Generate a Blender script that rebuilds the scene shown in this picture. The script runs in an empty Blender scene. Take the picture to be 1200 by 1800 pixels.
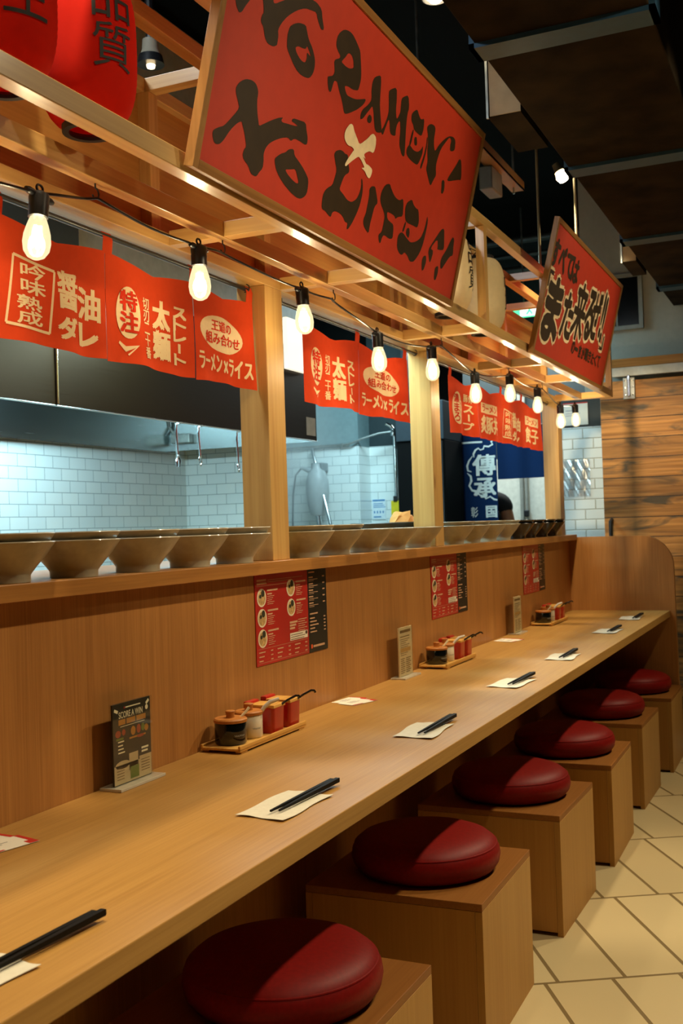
import bpy, bmesh, math, random
from mathutils import Vector, Matrix, Euler
import numpy as np
random.seed(7)
PI = math.pi
SC = bpy.context.scene
COL = SC.collection

# ------------------------------------------------------------------ camera
cd = bpy.data.cameras.new('camera')
cam = bpy.data.objects.new('camera', cd)
COL.objects.link(cam)
_r = Vector((0.910737, 0.411697, -0.03262))
_u = Vector((0.035771, 0.000052, 0.99936))
_f = Vector((-0.411435, 0.911321, 0.014679))
cam.matrix_world = Matrix(((_r.x, _u.x, -_f.x, 1.33), (_r.y, _u.y, -_f.y, 0.0), (_r.z, _u.z, -_f.z, 1.26), (0, 0, 0, 1)))
cd.sensor_fit = 'VERTICAL'
cd.sensor_height = 36.0
cd.sensor_width = 24.0
cd.lens = 37.996
cd.clip_start = 0.05
cd.dof.use_dof = True
cd.dof.focus_distance = 2.35
cd.dof.aperture_fstop = 9.0
SC.camera = cam

# ------------------------------------------------------------------ world, exposure
w = bpy.data.worlds.new('world'); SC.world = w
w.use_nodes = True
w.node_tree.nodes['Background'].inputs[0].default_value = (1.0, 0.72, 0.45, 1)
w.node_tree.nodes['Background'].inputs[1].default_value = 0.02
SC.view_settings.view_transform = 'Standard'
SC.view_settings.look = 'None'
SC.view_settings.gamma = 1.0
SC.view_settings.use_curve_mapping = False
SC.view_settings.exposure = 0.0
SC.cycles.use_denoising = True
SC.cycles.max_bounces = 8
SC.cycles.diffuse_bounces = 4
SC.cycles.glossy_bounces = 4
SC.cycles.transparent_max_bounces = 12
SC.cycles.sample_clamp_indirect = 6.0
SC.cycles.caustics_reflective = False
SC.cycles.caustics_refractive = False

WARM = (1.0, 0.82, 0.53)
BULB = (1.0, 0.84, 0.54)
COOL = (0.56, 0.90, 1.0)
def light(kind, name, loc, energy, color, target=None, parent=None, **kw):
    ld = bpy.data.lights.new(name, kind)
    ld.energy = energy; ld.color = color
    for k, v in kw.items(): setattr(ld, k, v)
    o = bpy.data.objects.new(name, ld); COL.objects.link(o)
    o.location = loc
    if target is not None:
        o.rotation_euler = (Vector(target) - Vector(loc)).to_track_quat('-Z', 'Y').to_euler()
    if parent is not None:
        o.parent = parent; o.location = Vector(loc) - W(parent)
    return o
# ceiling downlights over the counter (x = 0.33) and over the aisle (x = 1.65)
DOWN_Y = (1.25, 3.0, 4.75)
for y in DOWN_Y[:1]:
    light('SPOT', 'ceiling_spot', (0.36, y, 2.8), 95, WARM, (0.33, y, 0), spot_size=1.1, spot_blend=0.55, shadow_soft_size=0.03)
for y, e in ((1.0, 105), (2.6, 115), (4.0, 118), (5.3, 112)):
    light('SPOT', 'aisle_spot', (1.65, y, 2.85), e, WARM, (0.78, y - 0.9, 0.3), spot_size=1.5, spot_blend=0.8, shadow_soft_size=0.04)
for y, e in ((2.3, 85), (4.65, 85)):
    light('SPOT', 'sign_fill_spot', (2.3, y, 2.62), e, WARM, (0.38, y, 2.12), spot_size=0.82, spot_blend=0.6, shadow_soft_size=0.05)  # unseen spots added to brighten the two signboards
light('SPOT', 'lantern_fill_spot', (1.9, 2.6, 2.62), 70, WARM, (0.24, 3.62, 2.13), spot_size=0.36, spot_blend=0.5, shadow_soft_size=0.05)  # this and the next: unseen spots added to brighten the paper lanterns
light('SPOT', 'lantern_fill_spot', (1.9, 0.9, 2.62), 55, WARM, (0.22, 1.40, 2.18), spot_size=0.30, spot_blend=0.5, shadow_soft_size=0.05)
# kitchen: fluorescent tubes under the hood and in the kitchen ceiling
light('AREA', 'hood_light', (-1.45, 3.55, 2.15), 118, COOL, (-1.5, 3.55, 0), shape='RECTANGLE', size=0.25, size_y=2.7)
light('AREA', 'kitchen_light', (-1.1, 5.95, 2.75), 52, COOL, (-1.3, 6.1, 0), shape='RECTANGLE', size=1.0, size_y=0.5)
light('AREA', 'kitchen_ceiling_light', (-0.45, 1.6, 2.9), 24, (0.85, 0.95, 1.0), (-0.5, 2.1, 0), shape='RECTANGLE', size=0.3, size_y=1.2)
light('AREA', 'scullery_light', (-0.9, 7.75, 2.7), 40, (0.95, 1.0, 0.95), (-0.9, 7.7, 0), shape='RECTANGLE', size=1.0, size_y=0.4)

# ------------------------------------------------------------------ materials
def srgb(h):
    h = h.lstrip('#')
    c = [int(h[i:i+2], 16) / 255 for i in (0, 2, 4)]
    return tuple(x / 12.92 if x <= 0.04045 else ((x + 0.055) / 1.055) ** 2.4 for x in c) + (1.0,)
MATS = {}
def newmat(name):
    m = bpy.data.materials.new(name); m.use_nodes = True
    nt = m.node_tree
    return m, nt, nt.nodes['Principled BSDF']
def plain(name, col, rough=0.5, metal=0.0, coat=0.0, noise=0.06, nscale=30, bump=0.0, **kw):
    if name in MATS: return MATS[name]
    m, nt, p = newmat(name)
    c = srgb(col) if isinstance(col, str) else tuple(col) + (1.0,)
    tc = nt.nodes.new('ShaderNodeTexCoord')
    n = nt.nodes.new('ShaderNodeTexNoise'); n.inputs['Scale'].default_value = nscale; n.inputs['Detail'].default_value = 5
    nt.links.new(tc.outputs['Object'], n.inputs['Vector'])
    r = nt.nodes.new('ShaderNodeValToRGB')
    r.color_ramp.elements[0].position = 0.3; r.color_ramp.elements[1].position = 0.7
    r.color_ramp.elements[0].color = tuple(max(0, x * (1 - noise * 2)) for x in c[:3]) + (1,)
    r.color_ramp.elements[1].color = tuple(min(1, x * (1 + noise)) for x in c[:3]) + (1,)
    nt.links.new(n.outputs['Fac'], r.inputs['Fac']); nt.links.new(r.outputs['Color'], p.inputs['Base Color'])
    p.inputs['Roughness'].default_value = rough; p.inputs['Metallic'].default_value = metal
    p.inputs['Coat Weight'].default_value = coat
    for k, v in kw.items(): p.inputs[k].default_value = v
    if bump:
        b = nt.nodes.new('ShaderNodeBump'); b.inputs['Strength'].default_value = bump; b.inputs['Distance'].default_value = 0.002
        nt.links.new(n.outputs['Fac'], b.inputs['Height']); nt.links.new(b.outputs['Normal'], p.inputs['Normal'])
    MATS[name] = m
    return m
def wood(name, light_c, dark_c, axis, rough=0.4, spec=0.4, coat=0.0, fine=180, broad=9, knots=0.0, contrast=0.5, bump=0.08):
    """grain runs along axis 0/1/2"""
    if name in MATS: return MATS[name]
    m, nt, p = newmat(name)
    L = nt.links.new
    tc = nt.nodes.new('ShaderNodeTexCoord'); oi = nt.nodes.new('ShaderNodeObjectInfo')
    rnd = nt.nodes.new('ShaderNodeVectorMath'); rnd.operation = 'SCALE'; rnd.inputs['Scale'].default_value = 7.3
    cmb = nt.nodes.new('ShaderNodeCombineXYZ')
    for i in range(3): L(oi.outputs['Random'], cmb.inputs[i])
    L(cmb.outputs[0], rnd.inputs[0])
    add = nt.nodes.new('ShaderNodeVectorMath'); L(tc.outputs['Object'], add.inputs[0]); L(rnd.outputs[0], add.inputs[1])
    def layer(cross, along, detail, dist=0.0):
        mp = nt.nodes.new('ShaderNodeMapping'); s = [cross] * 3; s[axis] = along
        mp.inputs['Scale'].default_value = s; L(add.outputs[0], mp.inputs['Vector'])
        n = nt.nodes.new('ShaderNodeTexNoise'); n.inputs['Scale'].default_value = 1.0
        n.inputs['Detail'].default_value = detail; n.inputs['Distortion'].default_value = dist
        L(mp.outputs[0], n.inputs['Vector'])
        return n.outputs['Fac']
    a = layer(fine, fine * 0.02, 4); b = layer(broad, broad * 0.08, 3, 0.8); c3 = layer(fine * 0.3, fine * 0.008, 3)
    mx = nt.nodes.new('ShaderNodeMath'); mx.operation = 'MULTIPLY_ADD'; L(a, mx.inputs[0]); mx.inputs[1].default_value = 0.45
    m2 = nt.nodes.new('ShaderNodeMath'); m2.operation = 'MULTIPLY'; L(b, m2.inputs[0]); m2.inputs[1].default_value = 0.3
    m3 = nt.nodes.new('ShaderNodeMath'); m3.operation = 'MULTIPLY_ADD'; L(c3, m3.inputs[0]); m3.inputs[1].default_value = 0.25; L(m2.outputs[0], m3.inputs[2])
    L(m3.outputs[0], mx.inputs[2])
    r = nt.nodes.new('ShaderNodeValToRGB')
    r.color_ramp.elements[0].position = 0.5 - contrast * 0.3; r.color_ramp.elements[1].position = 0.5 + contrast * 0.3
    r.color_ramp.elements[0].color = srgb(dark_c); r.color_ramp.elements[1].color = srgb(light_c)
    L(mx.outputs[0], r.inputs['Fac'])
    out = r.outputs['Color']
    if knots:
        mp = nt.nodes.new('ShaderNodeMapping'); s = [9.0] * 3; s[axis] = 3.2
        mp.inputs['Scale'].default_value = s; L(add.outputs[0], mp.inputs['Vector'])
        v = nt.nodes.new('ShaderNodeTexVoronoi'); v.inputs['Scale'].default_value = 1.0; L(mp.outputs[0], v.inputs['Vector'])
        kr = nt.nodes.new('ShaderNodeValToRGB')
        kr.color_ramp.elements[0].position = 0.05; kr.color_ramp.elements[1].position = 0.13
        kr.color_ramp.elements[0].color = (1, 1, 1, 1); kr.color_ramp.elements[1].color = (0, 0, 0, 1)
        L(v.outputs['Distance'], kr.inputs['Fac'])
        km = nt.nodes.new('ShaderNodeMath'); km.operation = 'MULTIPLY'; km.inputs[1].default_value = knots; L(kr.outputs['Color'], km.inputs[0])
        mix = nt.nodes.new('ShaderNodeMix'); mix.data_type = 'RGBA'
        L(km.outputs[0], mix.inputs['Factor']); L(out, mix.inputs['A']); mix.inputs['B'].default_value = srgb('#5a3414')
        out = mix.outputs['Result']
    L(out, p.inputs['Base Color'])
    p.inputs['Specular IOR Level'].default_value = spec
    p.inputs['Roughness'].default_value = rough; p.inputs['Coat Weight'].default_value = coat; p.inputs['Coat Roughness'].default_value = 0.18
    bp = nt.nodes.new('ShaderNodeBump'); bp.inputs['Strength'].default_value = bump; bp.inputs['Distance'].default_value = 0.001
    L(mx.outputs[0], bp.inputs['Height']); L(bp.outputs['Normal'], p.inputs['Normal'])
    MATS[name] = m
    return m
def brick(name, ux, uy, bw, rh, c1, c2, mortar, ms=0.0015, offset=0.5, u0=(0, 0), rough=0.15, bump=0.5, coat=0.3, smooth=0.1):
    """ux, uy: vectors that give the in-plane coordinates"""
    if name in MATS: return MATS[name]
    m, nt, p = newmat(name); L = nt.links.new
    tc = nt.nodes.new('ShaderNodeTexCoord'); cmb = nt.nodes.new('ShaderNodeCombineXYZ')
    for i, (v, o) in enumerate(((ux, u0[0]), (uy, u0[1]))):
        d = nt.nodes.new('ShaderNodeVectorMath'); d.operation = 'DOT_PRODUCT'; d.inputs[1].default_value = v; L(tc.outputs['Object'], d.inputs[0])
        s = nt.nodes.new('ShaderNodeMath'); s.operation = 'ADD'; s.inputs[1].default_value = o; L(d.outputs['Value'], s.inputs[0]); L(s.outputs[0], cmb.inputs[i])
    b = nt.nodes.new('ShaderNodeTexBrick')
    b.inputs['Scale'].default_value = 1.0; b.inputs['Brick Width'].default_value = bw; b.inputs['Row Height'].default_value = rh
    b.inputs['Mortar Size'].default_value = ms; b.inputs['Mortar Smooth'].default_value = smooth; b.offset = offset; b.squash = 1.0
    b.inputs['Color1'].default_value = srgb(c1); b.inputs['Color2'].default_value = srgb(c2); b.inputs['Mortar'].default_value = srgb(mortar)
    L(cmb.outputs[0], b.inputs['Vector']); L(b.outputs['Color'], p.inputs['Base Color'])
    p.inputs['Roughness'].default_value = rough; p.inputs['Coat Weight'].default_value = coat; p.inputs['Coat Roughness'].default_value = 0.08
    inv = nt.nodes.new('ShaderNodeMath'); inv.operation = 'SUBTRACT'; inv.inputs[0].default_value = 1.0; L(b.outputs['Fac'], inv.inputs[1])
    bp = nt.nodes.new('ShaderNodeBump'); bp.inputs['Strength'].default_value = bump; bp.inputs['Distance'].default_value = 0.004
    L(inv.outputs[0], bp.inputs['Height']); L(bp.outputs['Normal'], p.inputs['Normal'])
    MATS[name] = m
    return m
def emit(name, col, strength, mixin=1.0):
    if name in MATS: return MATS[name]
    m, nt, p = newmat(name)
    p.inputs['Base Color'].default_value = (0.8, 0.8, 0.8, 1)
    p.inputs['Emission Color'].default_value = tuple(col) + (1,); p.inputs['Emission Strength'].default_value = strength
    MATS[name] = m
    return m
def bulbglass(name):
    m, nt, p = newmat(name); L = nt.links.new
    out = nt.nodes['Material Output']
    tr = nt.nodes.new('ShaderNodeBsdfTransparent'); tr.inputs[0].default_value = (1, 0.97, 0.9, 1)
    em = nt.nodes.new('ShaderNodeEmission'); em.inputs[0].default_value = (1.0, 0.80, 0.45, 1); em.inputs[1].default_value = 1.5
    gl = nt.nodes.new('ShaderNodeBsdfGlossy'); gl.inputs['Roughness'].default_value = 0.05
    m1 = nt.nodes.new('ShaderNodeMixShader'); m1.inputs[0].default_value = 0.58; L(tr.outputs[0], m1.inputs[1]); L(em.outputs[0], m1.inputs[2])
    m2 = nt.nodes.new('ShaderNodeMixShader'); m2.inputs[0].default_value = 0.06; L(m1.outputs[0], m2.inputs[1]); L(gl.outputs[0], m2.inputs[2])
    L(m2.outputs[0], out.inputs['Surface']); return m
def clear(name, tint=(0.95, 0.96, 0.94), mixv=0.16, rough=0.04):
    m, nt, p = newmat(name); L = nt.links.new
    out = nt.nodes['Material Output']
    tr = nt.nodes.new('ShaderNodeBsdfTransparent'); tr.inputs[0].default_value = tint + (1,)
    gl = nt.nodes.new('ShaderNodeBsdfGlossy'); gl.inputs['Roughness'].default_value = rough
    ms = nt.nodes.new('ShaderNodeMixShader'); ms.inputs[0].default_value = mixv
    L(tr.outputs[0], ms.inputs[1]); L(gl.outputs[0], ms.inputs[2]); L(ms.outputs[0], out.inputs['Surface']); return m
def planks(name):
    """reclaimed boards laid level, each 115 mm high with its own tone, stains and nail holes"""
    m, nt, p = newmat(name); L = nt.links.new
    tc = nt.nodes.new('ShaderNodeTexCoord'); sep = nt.nodes.new('ShaderNodeSeparateXYZ'); L(tc.outputs['Object'], sep.inputs[0])
    dv = nt.nodes.new('ShaderNodeMath'); dv.operation = 'DIVIDE'; dv.inputs[1].default_value = 0.115; L(sep.outputs['Z'], dv.inputs[0])
    fl = nt.nodes.new('ShaderNodeMath'); fl.operation = 'FLOOR'; L(dv.outputs[0], fl.inputs[0])
    fr = nt.nodes.new('ShaderNodeMath'); fr.operation = 'FRACT'; L(dv.outputs[0], fr.inputs[0])
    wn = nt.nodes.new('ShaderNodeTexWhiteNoise'); wn.noise_dimensions = '1D'; L(fl.outputs[0], wn.inputs['W'])
    off = nt.nodes.new('ShaderNodeCombineXYZ'); L(wn.outputs['Value'], off.inputs[0]); L(fl.outputs[0], off.inputs[1])
    sc = nt.nodes.new('ShaderNodeVectorMath'); sc.operation = 'SCALE'; sc.inputs['Scale'].default_value = 5.0; L(off.outputs[0], sc.inputs[0])
    ad = nt.nodes.new('ShaderNodeVectorMath'); L(tc.outputs['Object'], ad.inputs[0]); L(sc.outputs[0], ad.inputs[1])
    def lay(s, det, dist=0.0):
        mp = nt.nodes.new('ShaderNodeMapping'); mp.inputs['Scale'].default_value = s; L(ad.outputs[0], mp.inputs['Vector'])
        n = nt.nodes.new('ShaderNodeTexNoise'); n.inputs['Scale'].default_value = 1.0; n.inputs['Detail'].default_value = det; n.inputs['Distortion'].default_value = dist
        L(mp.outputs[0], n.inputs['Vector']); return n.outputs['Fac']
    g = lay((2.2, 30, 55), 6, 0.6); st = lay((3.2, 5, 15), 5, 0.8)
    r = nt.nodes.new('ShaderNodeValToRGB'); e = r.color_ramp.elements
    e[0].position = 0.28; e[0].color = srgb('#8f5a22'); e[1].position = 0.72; e[1].color = srgb('#d2924a'); L(g, r.inputs['Fac'])
    r2 = nt.nodes.new('ShaderNodeValToRGB'); e = r2.color_ramp.elements
    e[0].position = 0.52; e[0].color = (0, 0, 0, 1); e[1].position = 0.66; e[1].color = (1, 1, 1, 1); L(st, r2.inputs['Fac'])
    mx = nt.nodes.new('ShaderNodeMix'); mx.data_type = 'RGBA'; L(r2.outputs['Color'], mx.inputs['Factor']); L(r.outputs['Color'], mx.inputs['A']); mx.inputs['B'].default_value = srgb('#54442f')
    hs = nt.nodes.new('ShaderNodeHueSaturation'); L(mx.outputs['Result'], hs.inputs['Color'])
    vr = nt.nodes.new('ShaderNodeMapRange'); L(wn.outputs['Value'], vr.inputs['Value']); vr.inputs['To Min'].default_value = 0.62; vr.inputs['To Max'].default_value = 1.15; L(vr.outputs[0], hs.inputs['Value'])
    gp = nt.nodes.new('ShaderNodeMath'); gp.operation = 'GREATER_THAN'; gp.inputs[1].default_value = 0.04; L(fr.outputs[0], gp.inputs[0])
    m3 = nt.nodes.new('ShaderNodeMix'); m3.data_type = 'RGBA'; L(gp.outputs[0], m3.inputs['Factor']); m3.inputs['A'].default_value = srgb('#1a0f06'); L(hs.outputs[0], m3.inputs['B'])
    L(m3.outputs['Result'], p.inputs['Base Color']); p.inputs['Roughness'].default_value = 0.55
    bp = nt.nodes.new('ShaderNodeBump'); bp.inputs['Strength'].default_value = 0.4; bp.inputs['Distance'].default_value = 0.004
    sm = nt.nodes.new('ShaderNodeMath'); sm.operation = 'ADD'; L(gp.outputs[0], sm.inputs[0]); L(g, sm.inputs[1])
    L(sm.outputs[0], bp.inputs['Height']); L(bp.outputs['Normal'], p.inputs['Normal'])
    return m
def brushed(name, col, rough=0.3, axis=1, aniso=0.0):
    m, nt, p = newmat(name); L = nt.links.new
    tc = nt.nodes.new('ShaderNodeTexCoord'); mp = nt.nodes.new('ShaderNodeMapping'); s = [400.0] * 3; s[axis] = 3.0
    mp.inputs['Scale'].default_value = s; L(tc.outputs['Object'], mp.inputs['Vector'])
    n = nt.nodes.new('ShaderNodeTexNoise'); n.inputs['Scale'].default_value = 1.0; n.inputs['Detail'].default_value = 2; L(mp.outputs[0], n.inputs['Vector'])
    rr = nt.nodes.new('ShaderNodeMapRange'); L(n.outputs['Fac'], rr.inputs['Value']); rr.inputs['To Min'].default_value = rough * 0.8; rr.inputs['To Max'].default_value = rough * 1.2
    L(rr.outputs[0], p.inputs['Roughness'])
    p.inputs['Base Color'].default_value = srgb(col); p.inputs['Metallic'].default_value = 1.0
    bp = nt.nodes.new('ShaderNodeBump'); bp.inputs['Strength'].default_value = 0.12; bp.inputs['Distance'].default_value = 0.0006
    L(n.outputs['Fac'], bp.inputs['Height']); L(bp.outputs['Normal'], p.inputs['Normal'])
    MATS[name] = m
    return m
def cloth(name, col, trans=0.25):
    m, nt, p = newmat(name); L = nt.links.new
    out = nt.nodes['Material Output']
    tc = nt.nodes.new('ShaderNodeTexCoord')
    n = nt.nodes.new('ShaderNodeTexNoise'); n.inputs['Scale'].default_value = 60; n.inputs['Detail'].default_value = 6; L(tc.outputs['Object'], n.inputs['Vector'])
    r = nt.nodes.new('ShaderNodeValToRGB'); c = srgb(col)
    r.color_ramp.elements[0].color = tuple(x * 0.86 for x in c[:3]) + (1,); r.color_ramp.elements[1].color = c; L(n.outputs['Fac'], r.inputs['Fac'])
    wv = nt.nodes.new('ShaderNodeTexNoise'); wv.inputs['Scale'].default_value = 900; L(tc.outputs['Object'], wv.inputs['Vector'])
    bp = nt.nodes.new('ShaderNodeBump'); bp.inputs['Strength'].default_value = 0.25; bp.inputs['Distance'].default_value = 0.0006; L(wv.outputs['Fac'], bp.inputs['Height'])
    L(r.outputs['Color'], p.inputs['Base Color']); L(bp.outputs['Normal'], p.inputs['Normal'])
    p.inputs['Roughness'].default_value = 0.9; p.inputs['Specular IOR Level'].default_value = 0.15
    tl = nt.nodes.new('ShaderNodeBsdfTranslucent'); L(r.outputs['Color'], tl.inputs[0])
    ms = nt.nodes.new('ShaderNodeMixShader'); ms.inputs[0].default_value = trans
    L(p.outputs[0], ms.inputs[1]); L(tl.outputs[0], ms.inputs[2]); L(ms.outputs[0], out.inputs['Surface'])
    MATS[name] = m
    return m

oak_top = wood('oak_counter', '#bf9350', '#946830', 1, rough=0.45, spec=0.2, coat=0.0, fine=220, broad=10, contrast=0.95)
oak_panel = wood('oak_panel', '#bd8445', '#8f5a28', 2, rough=0.45, coat=0.05, fine=260, broad=8, contrast=0.8)
pine = [wood('pine_%s' % 'xyz'[i], '#d2aa66', '#a97b40', i, rough=0.42, coat=0.35, fine=120, broad=22, knots=0.7, contrast=0.8) for i in range(3)]
ply = wood('plywood', '#bb8a44', '#a57233', 2, rough=0.5, fine=160, broad=6, contrast=0.9)
ply_top = wood('plywood_seat', '#a06a30', '#855220', 1, rough=0.5, spec=0.25, fine=160, broad=5, contrast=0.8)
ply_front = wood('plywood_front', '#be9150', '#a8793a', 2, rough=0.5, spec=0.25, fine=90, broad=4, contrast=0.8)
plyedge = wood('plywood_edge', '#a87a44', '#6d4722', 1, rough=0.6, fine=300, broad=40, contrast=0.7)
frame_wood = wood('frame_wood', '#b98a52', '#8f6232', 2, rough=0.4, fine=150, contrast=0.6)
frame_wood_y = wood('frame_wood_long', '#a9773f', '#7d5226', 1, rough=0.4, fine=150, contrast=0.6)
pot_wood = wood('lid_wood', '#c07c34', '#96561e', 1, rough=0.5, fine=200, contrast=0.7)
bamboo = wood('bamboo', '#dfae5c', '#bb8536', 1, rough=0.45, fine=160, contrast=0.6)
plank_mat = planks('reclaimed_planks')
tile_y = brick('subway_tile_long', (0, 1, 0), (0, 0, 1), 0.122, 0.0575, '#e6ece9', '#dfe7e6', '#8b9a9c', u0=(0.0, 0.024))
tile_s = brick('subway_tile_sink', (1, 0, 0), (0, 0, 1), 0.128, 0.064, '#e6ece9', '#dfe7e6', '#8b9a9c', u0=(0.05, 0.03))
tile_x = brick('subway_tile_cross', (1, 0, 0), (0, 0, 1), 0.122, 0.0575, '#e6ece9', '#dfe7e6', '#8b9a9c', u0=(0.03, 0.024))
tile_end = brick('subway_tile_bevelled', (1, 0, 0), (0, 0, 1), 0.125, 0.0615, '#dadfdd', '#d2d8d6', '#aeaa9c', u0=(0.02, 0.03), smooth=0.6, ms=0.004, bump=0.7)
floor_mat = brick('floor_tile', (0.866, 0.5, 0), (0.5, -0.866, 0), 0.19, 0.615, '#d8c698', '#cebb8d', '#83704a', ms=0.006, offset=0.2, u0=(-2.184, 2.2365), rough=0.4, bump=0.4, coat=0.0)
black_paint = plain('black_paint', '#060807', 0.8, **{'Specular IOR Level': 0.08})
duct_mat = plain('duct_brown', '#2a2114', 0.85, noise=0.35, nscale=7, **{'Specular IOR Level': 0.1})
duct_flange = plain('duct_flange', '#2a5270', 0.5)
duct_cream = plain('duct_insulation', '#a3967a', 0.7, noise=0.12, nscale=12)
grey_wall = plain('grey_wall', '#a9aba0', 0.8, noise=0.03)
teal_wall = plain('teal_wall', '#6f8588', 0.6, noise=0.05)
dark_steel = brushed('hood_steel', '#2f2110', 0.42, 1)  # stainless too; its dark reflection of the room is put into the colour
steel = brushed('stainless', '#c9d2d2', 0.25, 1)
chrome = plain('chrome', '#d5dadc', 0.12, metal=1.0)
galv = plain('galvanised', '#a9aca6', 0.35, metal=0.9, noise=0.15)
black_plastic = plain('black_plastic', '#15171a', 0.38)
black_gloss = plain('black_lacquer', '#0d0e10', 0.15, coat=0.6)
cable_mat = plain('cable_rubber', '#17120c', 0.3)
noren_red = cloth('noren_red', '#de4a20', 0.3)
cream_ink = plain('cream_ink', '#f2d9ac', 0.85)
noren_ink = cloth('noren_letter_cream', '#f6dcae', 0.25)
noren_ink_red = cloth('noren_letter_red', '#dc3a1e', 0.25)
navy = cloth('navy_cloth', '#0f2a52', 0.08)
navy_ink = plain('navy_letter_white', '#dfe2dc', 0.8)
sign_red = plain('sign_red', '#c13418', 0.55, noise=0.03)
sign_ink = plain('sign_ink', '#35250f', 0.5, noise=0.1)
lantern_red = cloth('lantern_red', '#cc1f0e', 0.35)
lantern_white = cloth('lantern_white', '#efdcae', 0.35)
ink_black = plain('black_ink', '#14100c', 0.7)
bowl_mat = plain('bowl_glaze', '#a59b84', 0.38, coat=0.25, noise=0.1)
bowl_black = plain('bowl_black', '#0e0c0b', 0.2, coat=0.5)
red_vinyl = plain('red_vinyl', '#7e0a07', 0.5, coat=0.0, **{'Specular IOR Level': 0.22}, noise=0.08, bump=0.05, nscale=120)
red_plastic = plain('red_box_plastic', '#b02416', 0.32, coat=0.2)
pot_black = plain('pot_black', '#0b0f10', 0.12, coat=0.5)
pot_white = plain('pot_white', '#ddd3bc', 0.3, coat=0.3)
chop_mat = plain('chopstick_black', '#0f0c09', 0.65, **{'Specular IOR Level': 0.15})
paper = plain('paper_white', '#e9e4d6', 0.85, noise=0.02)
napkin_mat = plain('napkin', '#d6d0bd', 0.95, noise=0.03, bump=0.2, nscale=90)
menu_red = plain('menu_red', '#b3271f', 0.35, noise=0.12, nscale=4)
menu_black = plain('menu_black', '#191a16', 0.4)
menu_ink = plain('menu_ink', '#cfa27c', 0.6)
card_red = plain('card_red', '#c2241c', 0.5)
acrylic = clear('acrylic', mixv=0.05)
sleeve_mat = clear('plastic_sleeve', (0.9, 0.9, 0.92), 0.35, 0.15)
bulb_mat = bulbglass('bulb_glass')
filament_mat = emit('filament', (1.0, 0.72, 0.34), 60)
lamp_mat = emit('lamp_lens', (1.0, 0.80, 0.5), 25)
skin = plain('skin', '#a5714f', 0.5, noise=0.05)
shirt = plain('black_shirt', '#131316', 0.85)
hair_mat = plain('hair', '#120d0a', 0.6)
trousers = plain('dark_trousers', '#1c1d22', 0.85)

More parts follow.
